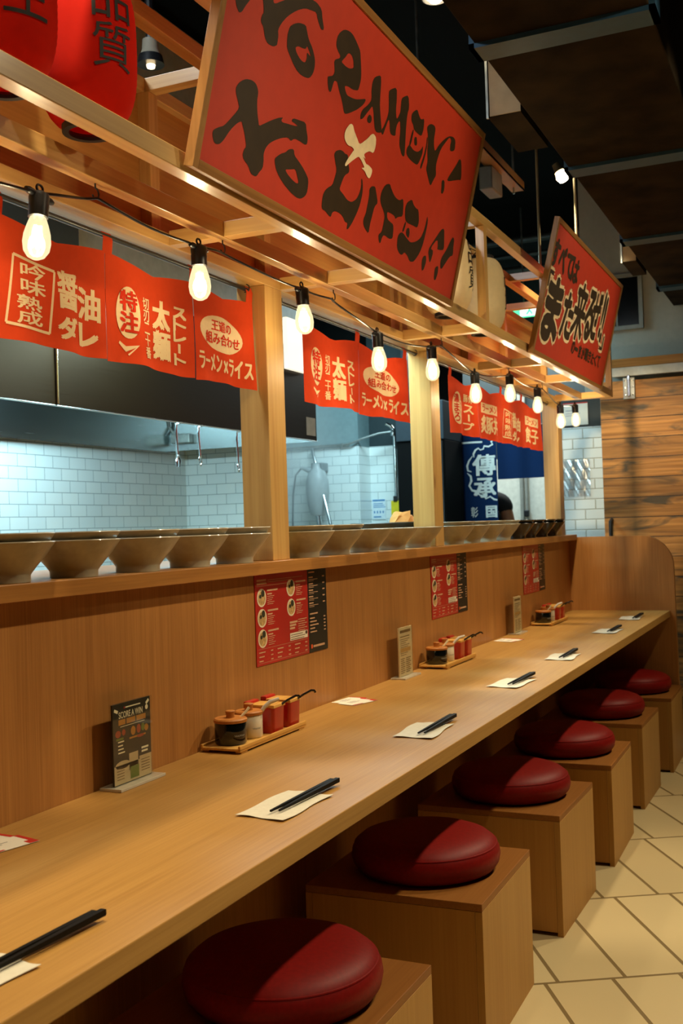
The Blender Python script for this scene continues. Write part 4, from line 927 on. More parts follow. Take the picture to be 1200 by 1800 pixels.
# ------------------------------------------------------------------ acrylic card stands
def card_stand(y0, y1, face, label):
    c = (y0 + y1) / 2; w = (y1 - y0) / 2
    t = thing('card_stand', label, 'stand', (0.034, c, 0.76), group='acrylic card stands on the counter')
    MB().box((-0.026, -w - 0.008, 0.0), (0.026, w + 0.012, 0.006), 0.001).build('base_plate', plain('acrylic_frost', '#c8c2b0', 0.15, coat=0.5), t)
    MB().box((-0.0045, -w, 0.006), (-0.003, w, 0.168)).box((0.003, -w, 0.006), (0.0045, w, 0.168)).build('acrylic_holder', acrylic, t)
    cd_ = MB().box((-0.002, -w + 0.003, 0.007), (0.002, w - 0.003, 0.166)).build('card', plain('card_' + face, '#262013' if face == 'dark' else '#b59a6e', 0.5), t)
    fn = lambda e: (lambda u, v: (0.002 + e, u - w, v))
    W2 = 2 * w
    if face == 'dark':
        pale = plain('card_pale', '#cdb489', 0.6); gold = plain('card_gold', '#b5771c', 0.6); green = plain('card_green', '#6b7a2c', 0.6)
        bot = Flat().rect(0.004, 0.008, W2 - 0.004, 0.045).ellipse(0.032, 0.045, 0.024, 0.008).rect(W2 * .40, 0.03, W2 * .63, 0.063).rect(W2 * .66, 0.045, W2 - 0.004, 0.051)
        bot.build('pale_foot', pale, cd_, fn(0.0003), world=False)
        Flat().text('SCORE A WIN', W2 * .47, 0.143, w=W2 * .60, h=0.0125, bold=0.02).rect(W2 * .34, 0.1553, W2 * .72, 0.1577).rect(W2 * .2, 0.1195, W2 * .82, 0.1205).ellipse(W2 * .88, 0.146, 0.005, 0.005).stroke([(0.008, 0.155), (0.02, 0.150)], 0.006).stroke([(W2 - 0.018, 0.153), (W2 - 0.008, 0.160)], 0.006) \
            .rect(0.018, 0.0895, 0.038, 0.092).rect(0.018, 0.082, 0.034, 0.0845).rect(0.018, 0.075, 0.036, 0.0775).rect(0.018, 0.068, 0.040, 0.0705).rect(W2 * .72, 0.064, W2 * .9, 0.068).rect(W2 * .72, 0.057, W2 * .88, 0.061).build('lettering', plain('card_cream', '#fff0cf', 0.6), cd_, fn(0.0004), world=False)
        Flat().rect(W2 * .30, 0.1545, W2 * .325, 0.1585).build('emblem', card_red, cd_, fn(0.0005), world=False)
        Flat().rect(W2 * .16, 0.1235, W2 * .33, 0.134).rect(W2 * .36, 0.1235, W2 * .58, 0.134).rect(W2 * .61, 0.1235, W2 * .85, 0.134).ellipse(W2 * .52, 0.106, 0.008, 0.009).ellipse(W2 * .86, 0.105, 0.007, 0.007).rect(W2 * .42, 0.091, W2 * .84, 0.0945).build('gold_print', gold, cd_, fn(0.0004), world=False)
        Flat().ellipse(W2 * .66, 0.107, 0.007, 0.009).ellipse(W2 * .14, 0.107, 0.009, 0.007).ellipse(W2 * .28, 0.108, 0.006, 0.006).ellipse(W2 * .7, 0.092, 0.013, 0.003).build('red_print', plain('card_rust', '#a3401c', 0.6), cd_, fn(0.0006), world=False)
        Flat().rect(0.012, 0.094, 0.036, 0.0985).ellipse(W2 * .77, 0.108, 0.006, 0.008).rect(W2 * .42, 0.012, W2 * .64, 0.036).build('green_print', green, cd_, fn(0.0006), world=False)
        q = Flat()
        for k in range(5): q.rect(0.012, 0.039 - 0.0055 * k, 0.036, 0.0403 - 0.0055 * k); q.rect(W2 * .7, 0.042 - 0.0055 * k, W2 * .92, 0.0433 - 0.0055 * k)
        q.build('small_print', plain('card_brown', '#6c5128', 0.6), cd_, fn(0.0007), world=False)
    else:
        q = Flat().rect(W2 * .12, 0.148, W2 * .88, 0.157).rect(W2 * .12, 0.134, W2 * .8, 0.137)
        for k in range(9): q.rect(W2 * .12, 0.126 - 0.0065 * k, W2 * (.8 - .13 * (k % 3)), 0.128 - 0.0065 * k)
        for k in range(8): q.rect(W2 * .12, 0.062 - 0.0065 * k, W2 * (.42 - .05 * (k % 2)), 0.0645 - 0.0065 * k); q.rect(W2 * .5, 0.062 - 0.0065 * k, W2 * (.86 - .08 * (k % 2)), 0.0645 - 0.0065 * k)
        q.build('printing', plain('card_brown', '#6c5128', 0.6), cd_, fn(0.0003), world=False)
        Flat().rect(W2 * .12, 0.085, W2 * .86, 0.098).build('gold_print', plain('card_gold_pale', '#b88a48', 0.6), cd_, fn(0.0004), world=False)
    return t
card_stand(1.742, 1.876, 'dark', 'clear stand with a dark printed card on the counter nearest the camera')
cs = card_stand(3.282, 3.408, 'pale', 'clear stand with a pale card at the middle of the counter')
dup(cs, 'clear stand with a pale card at the far part of the counter', (0.034, 4.752, 0.76))

# ------------------------------------------------------------------ condiment sets
def label_mesh(body, r, z, w, h, mat, par, az=-0.35, bold=0.0):
    f = Flat().stroke([(-w / 2 + w * k / 24, z + h * 0.4 * math.sin(k * 1.7) * (1 - 0.5 * (k % 5) / 5)) for k in range(25)], 0.0011)
    f.build('lettering', mat, par, lambda u, v: (r * math.cos(az + u / r), r * math.sin(az + u / r), v), maxedge=0.006, world=False)
def jar(name, lab, mat, r, h, loc, spoon, txt):
    t = thing(name, lab, 'jar', loc, group='condiment pots on the counter')
    b = MB().lathe([(0, 0), (r - 0.003, 0), (r, 0.004), (r, h - 0.003), (r - 0.002, h), (r - 0.005, h - 0.001), (r - 0.005, h - 0.012), (0, h - 0.012)], 36).build('jar_body', mat, t, smooth=True)
    label_mesh(txt, r + 0.0006, h * 0.42, r * 0.75, 0.007, plain('jar_letter', '#9c9a8c' if mat is pot_black else '#7a7aa0', 0.6), t, az=-0.45)
    l = MB().lathe([(0, h - 0.004), (r + 0.0015, h - 0.002), (r + 0.002, h + 0.004), (r - 0.001, h + 0.007), (0, h + 0.0075)], 36).build('lid', pot_wood, t, smooth=True)
    MB().lathe([(0.0105, h + 0.007), (0.0095, h + 0.012), (0.0115, h + 0.022), (0.010, h + 0.0235), (0, h + 0.0235)], 20).build('knob', pot_wood, l, smooth=True)
    if spoon == 'short':
        MB().tube([(0.014, 0.016, h + 0.002), (0.026, 0.03, h + 0.018), (0.03, 0.036, h + 0.026)], [0.003, 0.0032, 0.0036], 8).build('spoon', plain('spoon_cream', '#e6d7b2', 0.4), t, smooth=True)
    else:
        MB().tube([(0.022, 0.012, h - 0.004), (0.032, 0.018, h + 0.012), (0.044, 0.026, h + 0.024), (0.062, 0.038, h + 0.030)], [0.0045, 0.005, 0.0055, 0.0045], 8).build('spoon', plain('spoon_white', '#ded9cf', 0.3), t, smooth=True)
    return t
def redbox(lab, loc):
    t = thing('condiment_box', lab, 'box', loc, group='condiment boxes on the counter')
    wx, wy, h = 0.042, 0.030, 0.062
    b = MB()
    prof = []
    for sx, sy, a0 in ((1, 1, 0), (-1, 1, 90), (-1, -1, 180), (1, -1, 270)):
        for k in range(5):
            a = math.radians(a0 + 22.5 * k); prof.append((sx * (wx - 0.009) + 0.009 * math.cos(a), sy * (wy - 0.009) + 0.009 * math.sin(a)))
    V = []
    for z, s in ((0, 0.9), (0.004, 0.94), (h - 0.004, 1.0), (h, 1.0), (h, 0.94), (h - 0.02, 0.92)):
        V.append([b.bm.verts.new((p[0] * s, p[1] * s, z)) for p in prof])
    n = len(prof)
    for A, B in zip(V, V[1:]):
        for i in range(n): b.bm.faces.new((A[i], A[(i + 1) % n], B[(i + 1) % n], B[i]))
    b.bm.faces.new(V[0][::-1]); b.bm.faces.new(V[-1])
    b.build('box_body', red_plastic, t, smooth=True)
    MB().box((-wx - 0.002, -wy + 0.004, h - 0.006), (-wx * 0.62, wy - 0.004, h + 0.012), 0.004).build('back_lip', red_plastic, t, smooth=True)
    l = MB().box((-wx * 0.62, -wy, h - 0.002), (wx + 0.001, wy, h + 0.006), 0.0015).build('lid', bamboo, t)
    MB().tube([(wx - 0.012, 0.008, h - 0.004), (wx - 0.002, 0.012, h + 0.002), (wx + 0.012, 0.022, h + 0.012), (wx + 0.028, 0.034, h + 0.021), (wx + 0.034, 0.039, h + 0.020), (wx + 0.036, 0.041, h + 0.015)], [0.0025, 0.003, 0.003, 0.003, 0.003, 0.003], 8).build('spoon', black_gloss, t, smooth=True)
    return t
def tray(lab, loc):
    t = thing('condiment_tray', lab, 'tray', loc, group='bamboo condiment trays on the counter')
    MB().box((-0.052, -0.168, 0.006), (0.052, 0.168, 0.012), 0.0015).build('tray_board', bamboo, t)
    MB().box((-0.052, -0.168, 0.004), (-0.046, 0.168, 0.018), 0.0015).box((0.046, -0.168, 0.004), (0.052, 0.168, 0.018), 0.0015).build('rim', bamboo, t)
    m = MB()
    for y in (-0.16, 0.13):
        m.box((-0.05, y, 0.0), (-0.034, y + 0.03, 0.0065), 0.001).box((0.034, y, 0.0), (0.05, y + 0.03, 0.0065), 0.001)
    m.build('foot', bamboo, t)
    return t
SETS = ((0.058, 2.278, 'nearest the camera'), (0.058, 3.712, 'at the middle of the counter'), (0.058, 5.262, 'at the far end of the counter'))
first = None
for x, y, wh in SETS:
    z = 0.76
    parts = [('t', (x, y, z), 'bamboo tray under the condiment set ' + wh), ('b', (x - 0.004, y - 0.112, z + 0.0122), 'black lidded pot in the condiment set ' + wh),
             ('w', (x, y - 0.032, z + 0.0122), 'white lidded pot in the condiment set ' + wh), ('r', (x + 0.001, y + 0.042, z + 0.0122), 'red box beside the white pot, set ' + wh),
             ('s', (x + 0.001, y + 0.128, z + 0.0122), 'end red box of the set ' + wh)]
    if first is None:
        first = [tray(parts[0][2], parts[0][1]), jar('condiment_pot', parts[1][2], pot_black, 0.037, 0.052, parts[1][1], 'short', 'Chilli'),
                 jar('condiment_pot', parts[2][2], pot_white, 0.032, 0.056, parts[2][1], 'long', 'Sauce'), redbox(parts[3][2], parts[3][1])]
        first.append(dup(first[3], parts[4][2], parts[4][1]))
    else:
        for o, p in zip(first, parts): dup(o, p[2], p[1])

# ------------------------------------------------------------------ napkins and chopsticks
NAP = [(0.42, 0.915, 'nearest the camera'), (0.414, 1.742, 'second from the camera'), (0.413, 2.476, 'third from the camera'), (0.412, 3.272, 'fourth from the camera'),
       (0.42, 3.938, 'fifth from the camera'), (0.41, 4.872, 'sixth from the camera'), (0.402, 5.522, 'farthest from the camera')]
def napkin():
    def f(a, b):
        x = -0.049 + 0.098 * a; y = -0.094 + 0.188 * b
        z = 0.0012 + 0.0016 * (math.sin(a * 9 + b * 4) * 0.5 + 0.5) * (0.3 + abs(b - 0.5) * 2) + 0.002 * max(0, abs(a - 0.5) * 2 - 0.7)
        return (x + 0.003 * math.sin(b * 7), y + 0.004 * math.sin(a * 5), z)
    return MB().grid(f, 14, 20).build('paper_napkin', napkin_mat, None, smooth=True, solid=-0.0006)
def chopstick():
    m = MB()
    prev = None; rings = []
    for y, r in ((-0.115, 0.0016), (-0.06, 0.0025), (0.0, 0.0032), (0.07, 0.004), (0.112, 0.0042), (0.115, 0.0032)):
        rings.append([m.bm.verts.new((sx * r, y, sz * r)) for sx, sz in ((1, 1), (-1, 1), (-1, -1), (1, -1))])
    for A, B in zip(rings, rings[1:]):
        for i in range(4): m.bm.faces.new((A[i], A[(i + 1) % 4], B[(i + 1) % 4], B[i]))
    m.bm.faces.new(rings[0][::-1]); m.bm.faces.new(rings[-1])
    return m.build('chopstick', chop_mat, None)
n0 = c0 = None
for i, (x, y, wh) in enumerate(NAP):
    if n0 is None: n = n0 = napkin()
    else:
        n = n0.copy(); COL.objects.link(n)
    n.location = (x, y, 0.7603); n.rotation_euler = (0, 0, math.radians((-3, -2, 3, -4, 2, -3, 3)[i]))
    tag(n, 'white paper napkin on the counter, ' + wh, 'napkin', 'napkins laid along the counter')
    a = math.radians((-4, -3, -1, -3, -1, -2, -1)[i]); cx = 0.438 if i == 0 else 0.429
    cy = y + (0.12 if i == 0 else 0.05); cx += 0.003
    for s in (-1, 1):
        if c0 is None: c = c0 = chopstick()
        else:
            c = c0.copy(); COL.objects.link(c)
        c.location = (cx + s * 0.0052, cy + 0.004 * s, 0.7703); c.rotation_euler = (math.radians(0.8), 0, a + s * 0.012)
        tag(c, 'one of the two black chopsticks on the napkin ' + wh, 'chopstick', 'chopsticks on the napkin ' + wh)

# small printed cards flat on the counter
def table_card(loc, rz, lab):
    t = thing('table_card', lab, 'card', loc, rz, group='small printed cards lying by the partition')
    MB().box((-0.03, -0.055, 0), (0.03, 0.055, 0.0006)).build('card', paper, t)
    fn = lambda u, v: (u, v, 0.0008)
    Flat().rect(0.012, 0.036, 0.03, 0.055).rect(-0.03, 0.046, 0.012, 0.055).rect(0.024, -0.055, 0.03, -0.01).build('red_mark', card_red, t, fn, world=False)
    Flat().rect(-0.018, -0.03, -0.015, 0.01).rect(-0.01, -0.03, -0.0075, 0.02).rect(-0.003, -0.03, -0.0005, 0.005).build('printing', plain('card_grey_print', '#8c8a86', 0.7), t, fn, world=False)
    return t
tcs = table_card((0.045, 2.862, 0.7603), math.radians(-6), 'white and red printed card against the partition beyond the nearest condiment set')
for x, y, z, r, lab in ((0.082, 2.835, 0.7612, -16, 'printed card overlapping another beyond the nearest condiment set, on the open side'), (0.05, 4.48, 0.7603, -5, 'printed card against the partition near the far card stand'), (0.088, 4.46, 0.7612, -12, 'printed card with red corner overlapping another near the far card stand'),
                     (0.05, 1.375, 0.7603, -4, 'printed card against the partition at the left edge of the photo'), (0.083, 1.372, 0.7612, -14, 'printed card with red corner at the left edge of the photo')):
    dup(tcs, lab, (x, y, z), math.radians(r))

# ------------------------------------------------------------------ stools
def stool():
    t = thing('box_stool', '', 'stool', (0, 0, 0), group='box stools along the counter')
    D, Wd, H = 0.23, 0.228, 0.366
    tk = 0.018
    MB().box((-D, -Wd, H - tk), (D, Wd, H), 0.0015).build('seat_board', ply_top, t)
    MB().box((D - tk, -Wd, 0), (D, Wd, H - tk - 0.0006), 0.001).build('front_panel', ply_front, t)
    MB().box((-D, -Wd, 0), (-D + tk, Wd, H - tk - 0.0006), 0.001).build('back_panel', ply, t)
    for s in (-1, 1):
        MB().box((-D + tk + 0.0004, s * (Wd - tk / 2) - tk / 2, 0.012), (D - tk - 0.0004, s * (Wd - tk / 2) + tk / 2, H - tk - 0.0006), 0.001).build('side_panel', ply, t)
    c = MB().lathe([(0, 0.001), (0.160, 0.001), (0.179, 0.008), (0.190, 0.022), (0.194, 0.040), (0.1915, 0.056), (0.183, 0.072), (0.168, 0.084), (0.145, 0.0925), (0.11, 0.0985), (0.06, 0.1015), (0, 0.1025)], 64, c=(0.012, 0, H)).build('cushion', red_vinyl, t, smooth=True)
    MB().lathe([(0.184, 0.0655), (0.1872, 0.067), (0.1862, 0.069), (0.182, 0.0705)], 64, c=(0.012, 0, H)).build('piping', red_vinyl, c, smooth=True)
    return t
STO = [(0.325, 1.855, -1.0, 'nearest the camera'), (0.322, 2.672, 0.5, 'second from the camera'), (0.326, 3.485, -1, 'third from the camera'),
       (0.342, 4.20, 0.8, 'fourth from the camera'), (0.328, 5.03, -0.5, 'fifth from the camera'), (0.352, 5.752, 0.6, 'farthest from the camera by the end panel')]
st = stool(); st.location = STO[0][:2] + (0,); st.rotation_euler = (0, 0, math.radians(STO[0][2])); st['label'] = 'plywood box stool with round red cushion, ' + STO[0][3]
for x, y, r, wh in STO[1:]: dup(st, 'plywood box stool with round red cushion, ' + wh, (x, y, 0), math.radians(r))

# ------------------------------------------------------------------ kitchen
hd = thing('range_hood', 'long stainless steel kitchen hood with dark front above the tiled wall', 'hood', (-1.55, 2.8, 1.716))
MB().box((-1.106, 0.2, 1.716), (-1.10, 5.10, 2.18), 0.001).build('front_panel', dark_steel, hd, world=True)
MB().box((-1.109, 0.2, 1.7145), (-1.0985, 5.10, 1.7185), 0.001).build('lip', steel, hd, world=True)
MB().box((-1.999, 0.2, 1.716), (-1.992, 5.10, 2.18)).build('back_panel', steel, hd, world=True)
MB().box((-1.999, 0.2, 1.708), (-1.975, 5.10, 1.716)).build('gutter', steel, hd, world=True)
MB().box((-1.992, 5.092, 1.716), (-1.106, 5.10, 2.18)).build('end_panel', steel, hd, world=True)
MB().box((-1.992, 0.2, 2.176), (-1.106, 5.092, 2.18)).build('top_panel', steel, hd, world=True)
MB().box((-1.16, 0.2, 2.1815), (-1.11, 5.0, 3.4)).build('upper_casing', plain('casing_grey', '#a6aca9', 0.45, metal=0.2), hd, world=True)
MB().tube([(-1.098, 3.015, 1.722), (-1.098, 3.015, 2.175)], 0.006, 16).build('highlight_rod', chrome, hd, world=True, smooth=True)  # rod added so its gleam draws the reflection streak on the hood
MB().box((-1.0995, 4.98, 1.742), (-1.0985, 5.085, 1.835)).build('pasted_sheet', plain('sheet_grey', '#b7a894', 0.7), hd, world=True)
lb = thing('light_box', 'glowing cream light panel on the hood beside the first post', 'light', (-1.09, 4.86, 2.05))
MB().box((-1.0985, 4.745, 2.055), (-1.075, 4.968, 2.31), 0.003).build('panel', emit('cream_light', (1.0, 0.93, 0.72), 1.1), lb, world=True)
eb = thing('equipment_box', 'dark metal box above the hood seen over the nearest noren', 'box', (-1.06, 2.8, 2.19))
MB().box((-1.1095, 2.50, 2.19), (-1.02, 3.06, 2.5), 0.004).build('casing', plain('box_dark', '#2a302f', 0.4), eb, world=True)
sb = thing('sensor_box', 'small grey box fixed inside the end of the hood', 'box', (-1.9, 5.07, 1.76))
MB().box((-1.97, 5.05, 1.755), (-1.85, 5.092, 1.805), 0.004).build('casing', galv, sb, world=True)
MB().tube([(-1.96, 5.07, 1.806), (-1.99, 5.07, 1.85), (-2.0 + 0.012, 5.06, 1.9)], 0.008, 8).build('conduit', galv, sb, world=True)
for k, (y, h, kind) in enumerate(((3.83, 0.17, 'whisk'), (4.005, 0.16, 'ladle'), (4.335, 0.175, 'hook'))):
    t = thing('kitchen_utensil', ['steel tongs hanging from the hood, leftmost of the three tools', 'thin steel skimmer hanging from the hood, middle of the three tools', 'steel hook tool hanging from the hood beside the first post'][k], 'utensil', (-1.13, y, 1.712), group='tools hanging from the hood')
    MB().tube([(0.005, 0, 0.006), (-0.012, 0, 0.004), (-0.014, 0.001, -0.03), (-0.012, 0.006, -h + 0.04)], 0.0042, 8).build('handle', chrome, t, smooth=True)
    if kind == 'whisk':
        m = MB()
        for s in (-1, 1): m.tube([(-0.012, 0.006, -h + 0.045), (-0.012, 0.006 + 0.012 * s, -h + 0.02), (-0.012, 0.004 + 0.010 * s, -h - 0.005)], [0.004, 0.006, 0.003], 8)
        m.tube([(-0.02, 0.002, 0), (-0.02, 0.009, -h + 0.04)], 0.003, 8)
        m.build('jaw', chrome, t, smooth=True)
    else:
        p = [(-0.012, 0.006 + 0.009 * math.sin(a * PI / 5), -h + 0.04 - 0.022 * (1 - math.cos(a * PI / 5))) for a in range(11)]
        MB().tube(p, 0.003, 6).build('loop', chrome, t, smooth=True)
kw = thing('kitchen_worktop', 'stainless worktop behind the ledge of bowls', 'worktop', (-0.9, 3.5, 0))
MB().box((-1.2, 0.2, 0.86), (-0.45, 6.3, 0.90), 0.003).build('top', steel, kw, world=True)
MB().box((-1.17, 0.24, 0.1), (-0.5, 6.26, 0.86)).build('cabinet', plain('steel_dull', '#7c8482', 0.4, metal=0.8), kw, world=True)
for k, (x, y, c) in enumerate(((-0.6, 2.42, '#c9a91e'), (-0.62, 2.62, '#1d2a24'), (-0.58, 3.12, '#6f9a3a'))):
    t = thing('squeeze_bottle', ['yellow', 'dark green', 'light green'][k] + ' squeeze bottle on the kitchen worktop glimpsed between the bowls', 'bottle', (x, y, 0.90))
    MB().lathe([(0, 0), (0.03, 0), (0.032, 0.01), (0.032, 0.15), (0.02, 0.18), (0.018, 0.19), (0, 0.19)], 20).build('bottle_body', plain('bottle%d' % k, c, 0.35), t, smooth=True)
    MB().lathe([(0.02, 0.188), (0.02, 0.205), (0.006, 0.215), (0.003, 0.25), (0, 0.25)], 16).build('nozzle', black_plastic, t, smooth=True)
# stick blender and steel pole on the sink wall
hb = thing('stick_blender', 'large grey stick blender hanging on the tiled wall in the steam', 'blender', (-1.92, 6.86, 1.3))
bm_ = plain('blender_grey', '#a3aaab', 0.45); bx = -1.925
MB().lathe([(0, 0.36), (0.032, 0.36), (0.034, 0.33), (0.06, 0.30), (0.078, 0.24), (0.082, 0.16), (0.070, 0.06), (0.05, 0.0), (0.03, -0.005), (0, -0.005)], 28, c=(bx, 6.815, 1.355)).build('motor_body', bm_, hb, world=True, smooth=True)
MB().tube([(bx, 6.815, 1.36), (bx + 0.02, 6.82, 1.10), (bx + 0.03, 6.82, 0.95)], 0.02, 12).build('shaft', chrome, hb, world=True, smooth=True)
MB().tube([(bx + 0.02, 6.815, 1.67), (bx - 0.05, 6.815, 1.665), (bx - 0.10, 6.815, 1.685), (bx - 0.125, 6.815, 1.69)], [0.018, 0.02, 0.014, 0.01], 10).build('handle', bm_, hb, world=True, smooth=True)
MB().box((bx - 0.04, 6.80, 1.655), (bx + 0.05, 6.899, 1.72), 0.008).build('wall_bracket', plain('bracket_grey', '#6f777a', 0.4), hb, world=True)
MB().tube([(bx - 0.12, 6.815, 1.69), (bx - 0.17, 6.82, 1.64), (bx - 0.2, 6.83, 1.50), (bx - 0.215, 6.84, 1.3), (bx - 0.22, 6.85, 0.9)], 0.006, 8).build('power_cord', plain('cord_grey', '#4a5357', 0.5), hb, world=True, smooth=True)
po = thing('steel_pole', 'long steel pole leaning against the tiled wall by the stick blender', 'pole', (-1.6, 6.6, 0))
MB().tube([(-1.985, 6.87, 1.825), (-1.78, 6.72, 1.25), (-1.55, 6.55, 0.6), (-1.40, 6.44, 0.17)], 0.013, 12).build('pole', chrome, po, world=True, smooth=True)
sp = thing('spray_tap', 'tall chrome rinse tap with hose on the recessed tiled wall', 'tap', (-1.40, 7.0, 1.3))
MB().tube([(-1.40, 6.98, 0.9), (-1.40, 6.98, 1.88), (-1.405, 6.98, 1.92), (-1.42, 6.97, 1.955), (-1.45, 6.95, 1.975)], 0.014, 12).build('riser', chrome, sp, world=True, smooth=True)
MB().box((-1.385, 6.98, 1.80), (-1.345, 7.05, 1.93), 0.006).build('wall_bracket', black_plastic, sp, world=True)
MB().lathe([(0, 0), (0.022, 0), (0.024, 0.02), (0.018, 0.05), (0, 0.055)], 14, c=(-1.405, 6.97, 1.885)).build('collar', chrome, sp, world=True, smooth=True)
MB().tube([(-1.41, 6.96, 1.915), (-1.50, 6.93, 1.905), (-1.60, 6.89, 1.875), (-1.68, 6.87, 1.845), (-1.75, 6.875, 1.838)], 0.007, 8).build('hose', plain('hose_grey', '#8b8f8c', 0.35, metal=0.5), sp, world=True, smooth=True)
MB().tube([(-1.39, 6.975, 1.60), (-1.39, 6.96, 1.46)], 0.004, 6).build('pull_cord', plain('cord_grey', '#4a5357', 0.5), sp, world=True)
wp_ = thing('wall_pipe', 'thin pale pipe along the top of the tiles behind the hood', 'pipe', (-2.0, 6.875, 1.83))
MB().tube([(-2.45, 6.88, 1.838), (-1.70, 6.88, 1.838)], 0.009, 8).build('pipe', galv, wp_, world=True, smooth=True)
m = MB()
for x in (-2.22, -2.08, -1.93, -1.76): m.box((x, 6.872, 1.825), (x + 0.012, 6.899, 1.851), 0.002)
m.build('pipe_clip', galv, wp_, world=True)
yt = thing('yellow_tag', 'yellow tag hanging below the rinse tap', 'tag', (-1.39, 6.95, 1.32))
MB().box((-1.43, 6.948, 1.318), (-1.365, 6.952, 1.435), 0.001).build('tag', plain('tag_yellow', '#e8cf1e', 0.5), yt, world=True)
MB().box((-1.41, 6.94, 1.43), (-1.38, 6.956, 1.468), 0.004).build('clip', black_plastic, yt, world=True)
bn = thing('wall_notice', 'pale blue printed notice on the recessed tiled wall', 'notice', (-1.58, 7.095, 1.31))
MB().box((-1.632, 7.094, 1.312), (-1.53, 7.098, 1.455)).build('sheet', plain('notice_paper', '#d8e4ea', 0.7), bn, world=True)
q = Flat().rect(-1.628, 1.44, -1.534, 1.452).rect(-1.622, 1.325, -1.565, 1.334)
for k in range(4): q.rect(-1.62 + 0.022 * k, 1.355, -1.610 + 0.022 * k, 1.372)
for k in range(3): q.rect(-1.622, 1.42 - 0.012 * k, -1.55 + 0.01 * k, 1.425 - 0.012 * k)
q.build('printing', plain('notice_blue', '#4f86b8', 0.7), bn, lambda u, v: (u, 7.0935, v))
dp = thing('dark_post', 'dark upright steel post in the kitchen before the second post', 'post', (-1.29, 6.95, 0))
MB().box((-1.318, 6.93, 0), (-1.273, 6.975, 3.44), 0.002).build('post', plain('post_dark', '#10222a', 0.4), dp, world=True)
dc = thing('tall_cabinet', 'tall black cabinet beside the navy curtain', 'cabinet', (-0.95, 6.75, 0))
MB().box((-1.20, 6.5, 0), (-0.875, 6.86, 1.80), 0.004).build('carcass', plain('cabinet_black', '#090909', 0.7, **{'Specular IOR Level': 0.1}), dc, world=True)
MB().box((-1.20, 6.49, 1.802), (-0.875, 6.86, 2.05), 0.004).build('top_box', plain('cabinet_navy', '#1c2a33', 0.6), dc, world=True)
MB().box((-0.899, 6.485, 0.02), (-0.884, 6.4995, 1.79), 0.001).build('edge_trim', plain('trim_black', '#101111', 0.5), dc, world=True)
# navy curtain
nv = thing('navy_curtain', 'navy blue shop curtain with white characters hanging in the kitchen doorway', 'curtain', (-0.64, 6.9, 1.0))
def nvx(x): return 6.9 + 0.008 * math.sin(x * 40) 
MB().grid(lambda a, b: (-0.925 + 0.272 * a, nvx(-0.925 + 0.272 * a), 0.95 + 0.93 * b), 20, 8).build('cloth_panel', navy, nv, world=True, smooth=True, solid=0.001)
MB().grid(lambda a, b: (-0.650 + 0.36 * a, nvx(-0.650 + 0.36 * a) + 0.006, 1.545 + 0.335 * b), 24, 6).build('cloth_panel', navy, nv, world=True, smooth=True, solid=0.001)
f = Flat().rect(-0.917, 1.792, -0.75, 1.804)
f.text('傳', -0.738, 1.645, w=0.15, h=0.135, bold=0.035).text('承', -0.738, 1.495, w=0.145, h=0.125, bold=0.035).text('国', -0.70, 1.335, w=0.075, h=0.075, bold=0.04).text('彰', -0.815, 1.335, w=0.045, h=0.07, bold=0.01)
PX = lambda x, y: (-0.913 + (770 + x / 6 - 805) * 0.0039, 1.834 - (740 + y / 6 - 770) * 0.0038)
f.stroke([PX(*p) for p in ((590, 225), (560, 240), (575, 270), (530, 290), (480, 280), (470, 310), (440, 320), (420, 300), (390, 320), (370, 360), (375, 395))], [.004, .012, .012, .01, .012, .01, .008, .01, .012, .012, .004])
f.stroke([PX(*p) for p in ((360, 380), (320, 430), (298, 480), (305, 530), (345, 545))], [.004, .012, .016, .014, .004])
f.stroke([PX(*p) for p in ((295, 555), (335, 590), (340, 640), (315, 690), (345, 740), (400, 750), (440, 700))], [.004, .014, .016, .014, .014, .012, .006])
f.stroke([PX(*p) for p in ((350, 745), (400, 770), (430, 800), (450, 770), (480, 830), (530, 810), (570, 840), (605, 850))], [.006, .01, .012, .01, .012, .01, .012, .01])
f.build('lettering', navy_ink, nv, lambda u, v: (u, nvx(u) - 0.0025, v), maxedge=0.03)
MB().tube([(-1.0, 6.9, 1.885), (-0.25, 6.9, 1.885)], 0.007, 10).build('rod', black_plastic, nv, world=True, smooth=True)
# scullery behind: pipes on the white wall
for k, (x, r) in enumerate(((-0.80, 0.016), (-0.765, 0.012), (-0.60, 0.006))):
    t = thing('wall_pipe', ['thick grey pipe on the white wall behind the navy curtain', 'second grey pipe with a valve on the white wall', 'thin line of conduit on the white wall'][k], 'pipe', (x, 8.07, 0), group='pipes on the white wall behind')
    MB().tube([(0, 0, 0.2), (0, 0, 2.4)], r, 10).build('pipe', plain('pipe_grey', '#8f928c', 0.4), t, smooth=True)
    if k == 1: MB().box((-0.02, -0.03, 1.30), (0.02, 0.0, 1.35), 0.006).build('valve', black_plastic, t)
wn2 = thing('wall_notice', 'printed sheet with blue lines on the white wall behind the last post', 'notice', (-0.5, 8.09, 1.45))
MB().box((-0.585, 8.094, 1.36), (-0.40, 8.098, 1.58)).build('sheet', paper, wn2, world=True)
Flat().rect(-0.575, 1.54, -0.42, 1.555).rect(-0.575, 1.46, -0.42, 1.485).rect(-0.575, 1.42, -0.5, 1.425).build('printing', plain('notice_blue', '#4f86b8', 0.7), wn2, lambda u, v: (u, 8.0935, v))
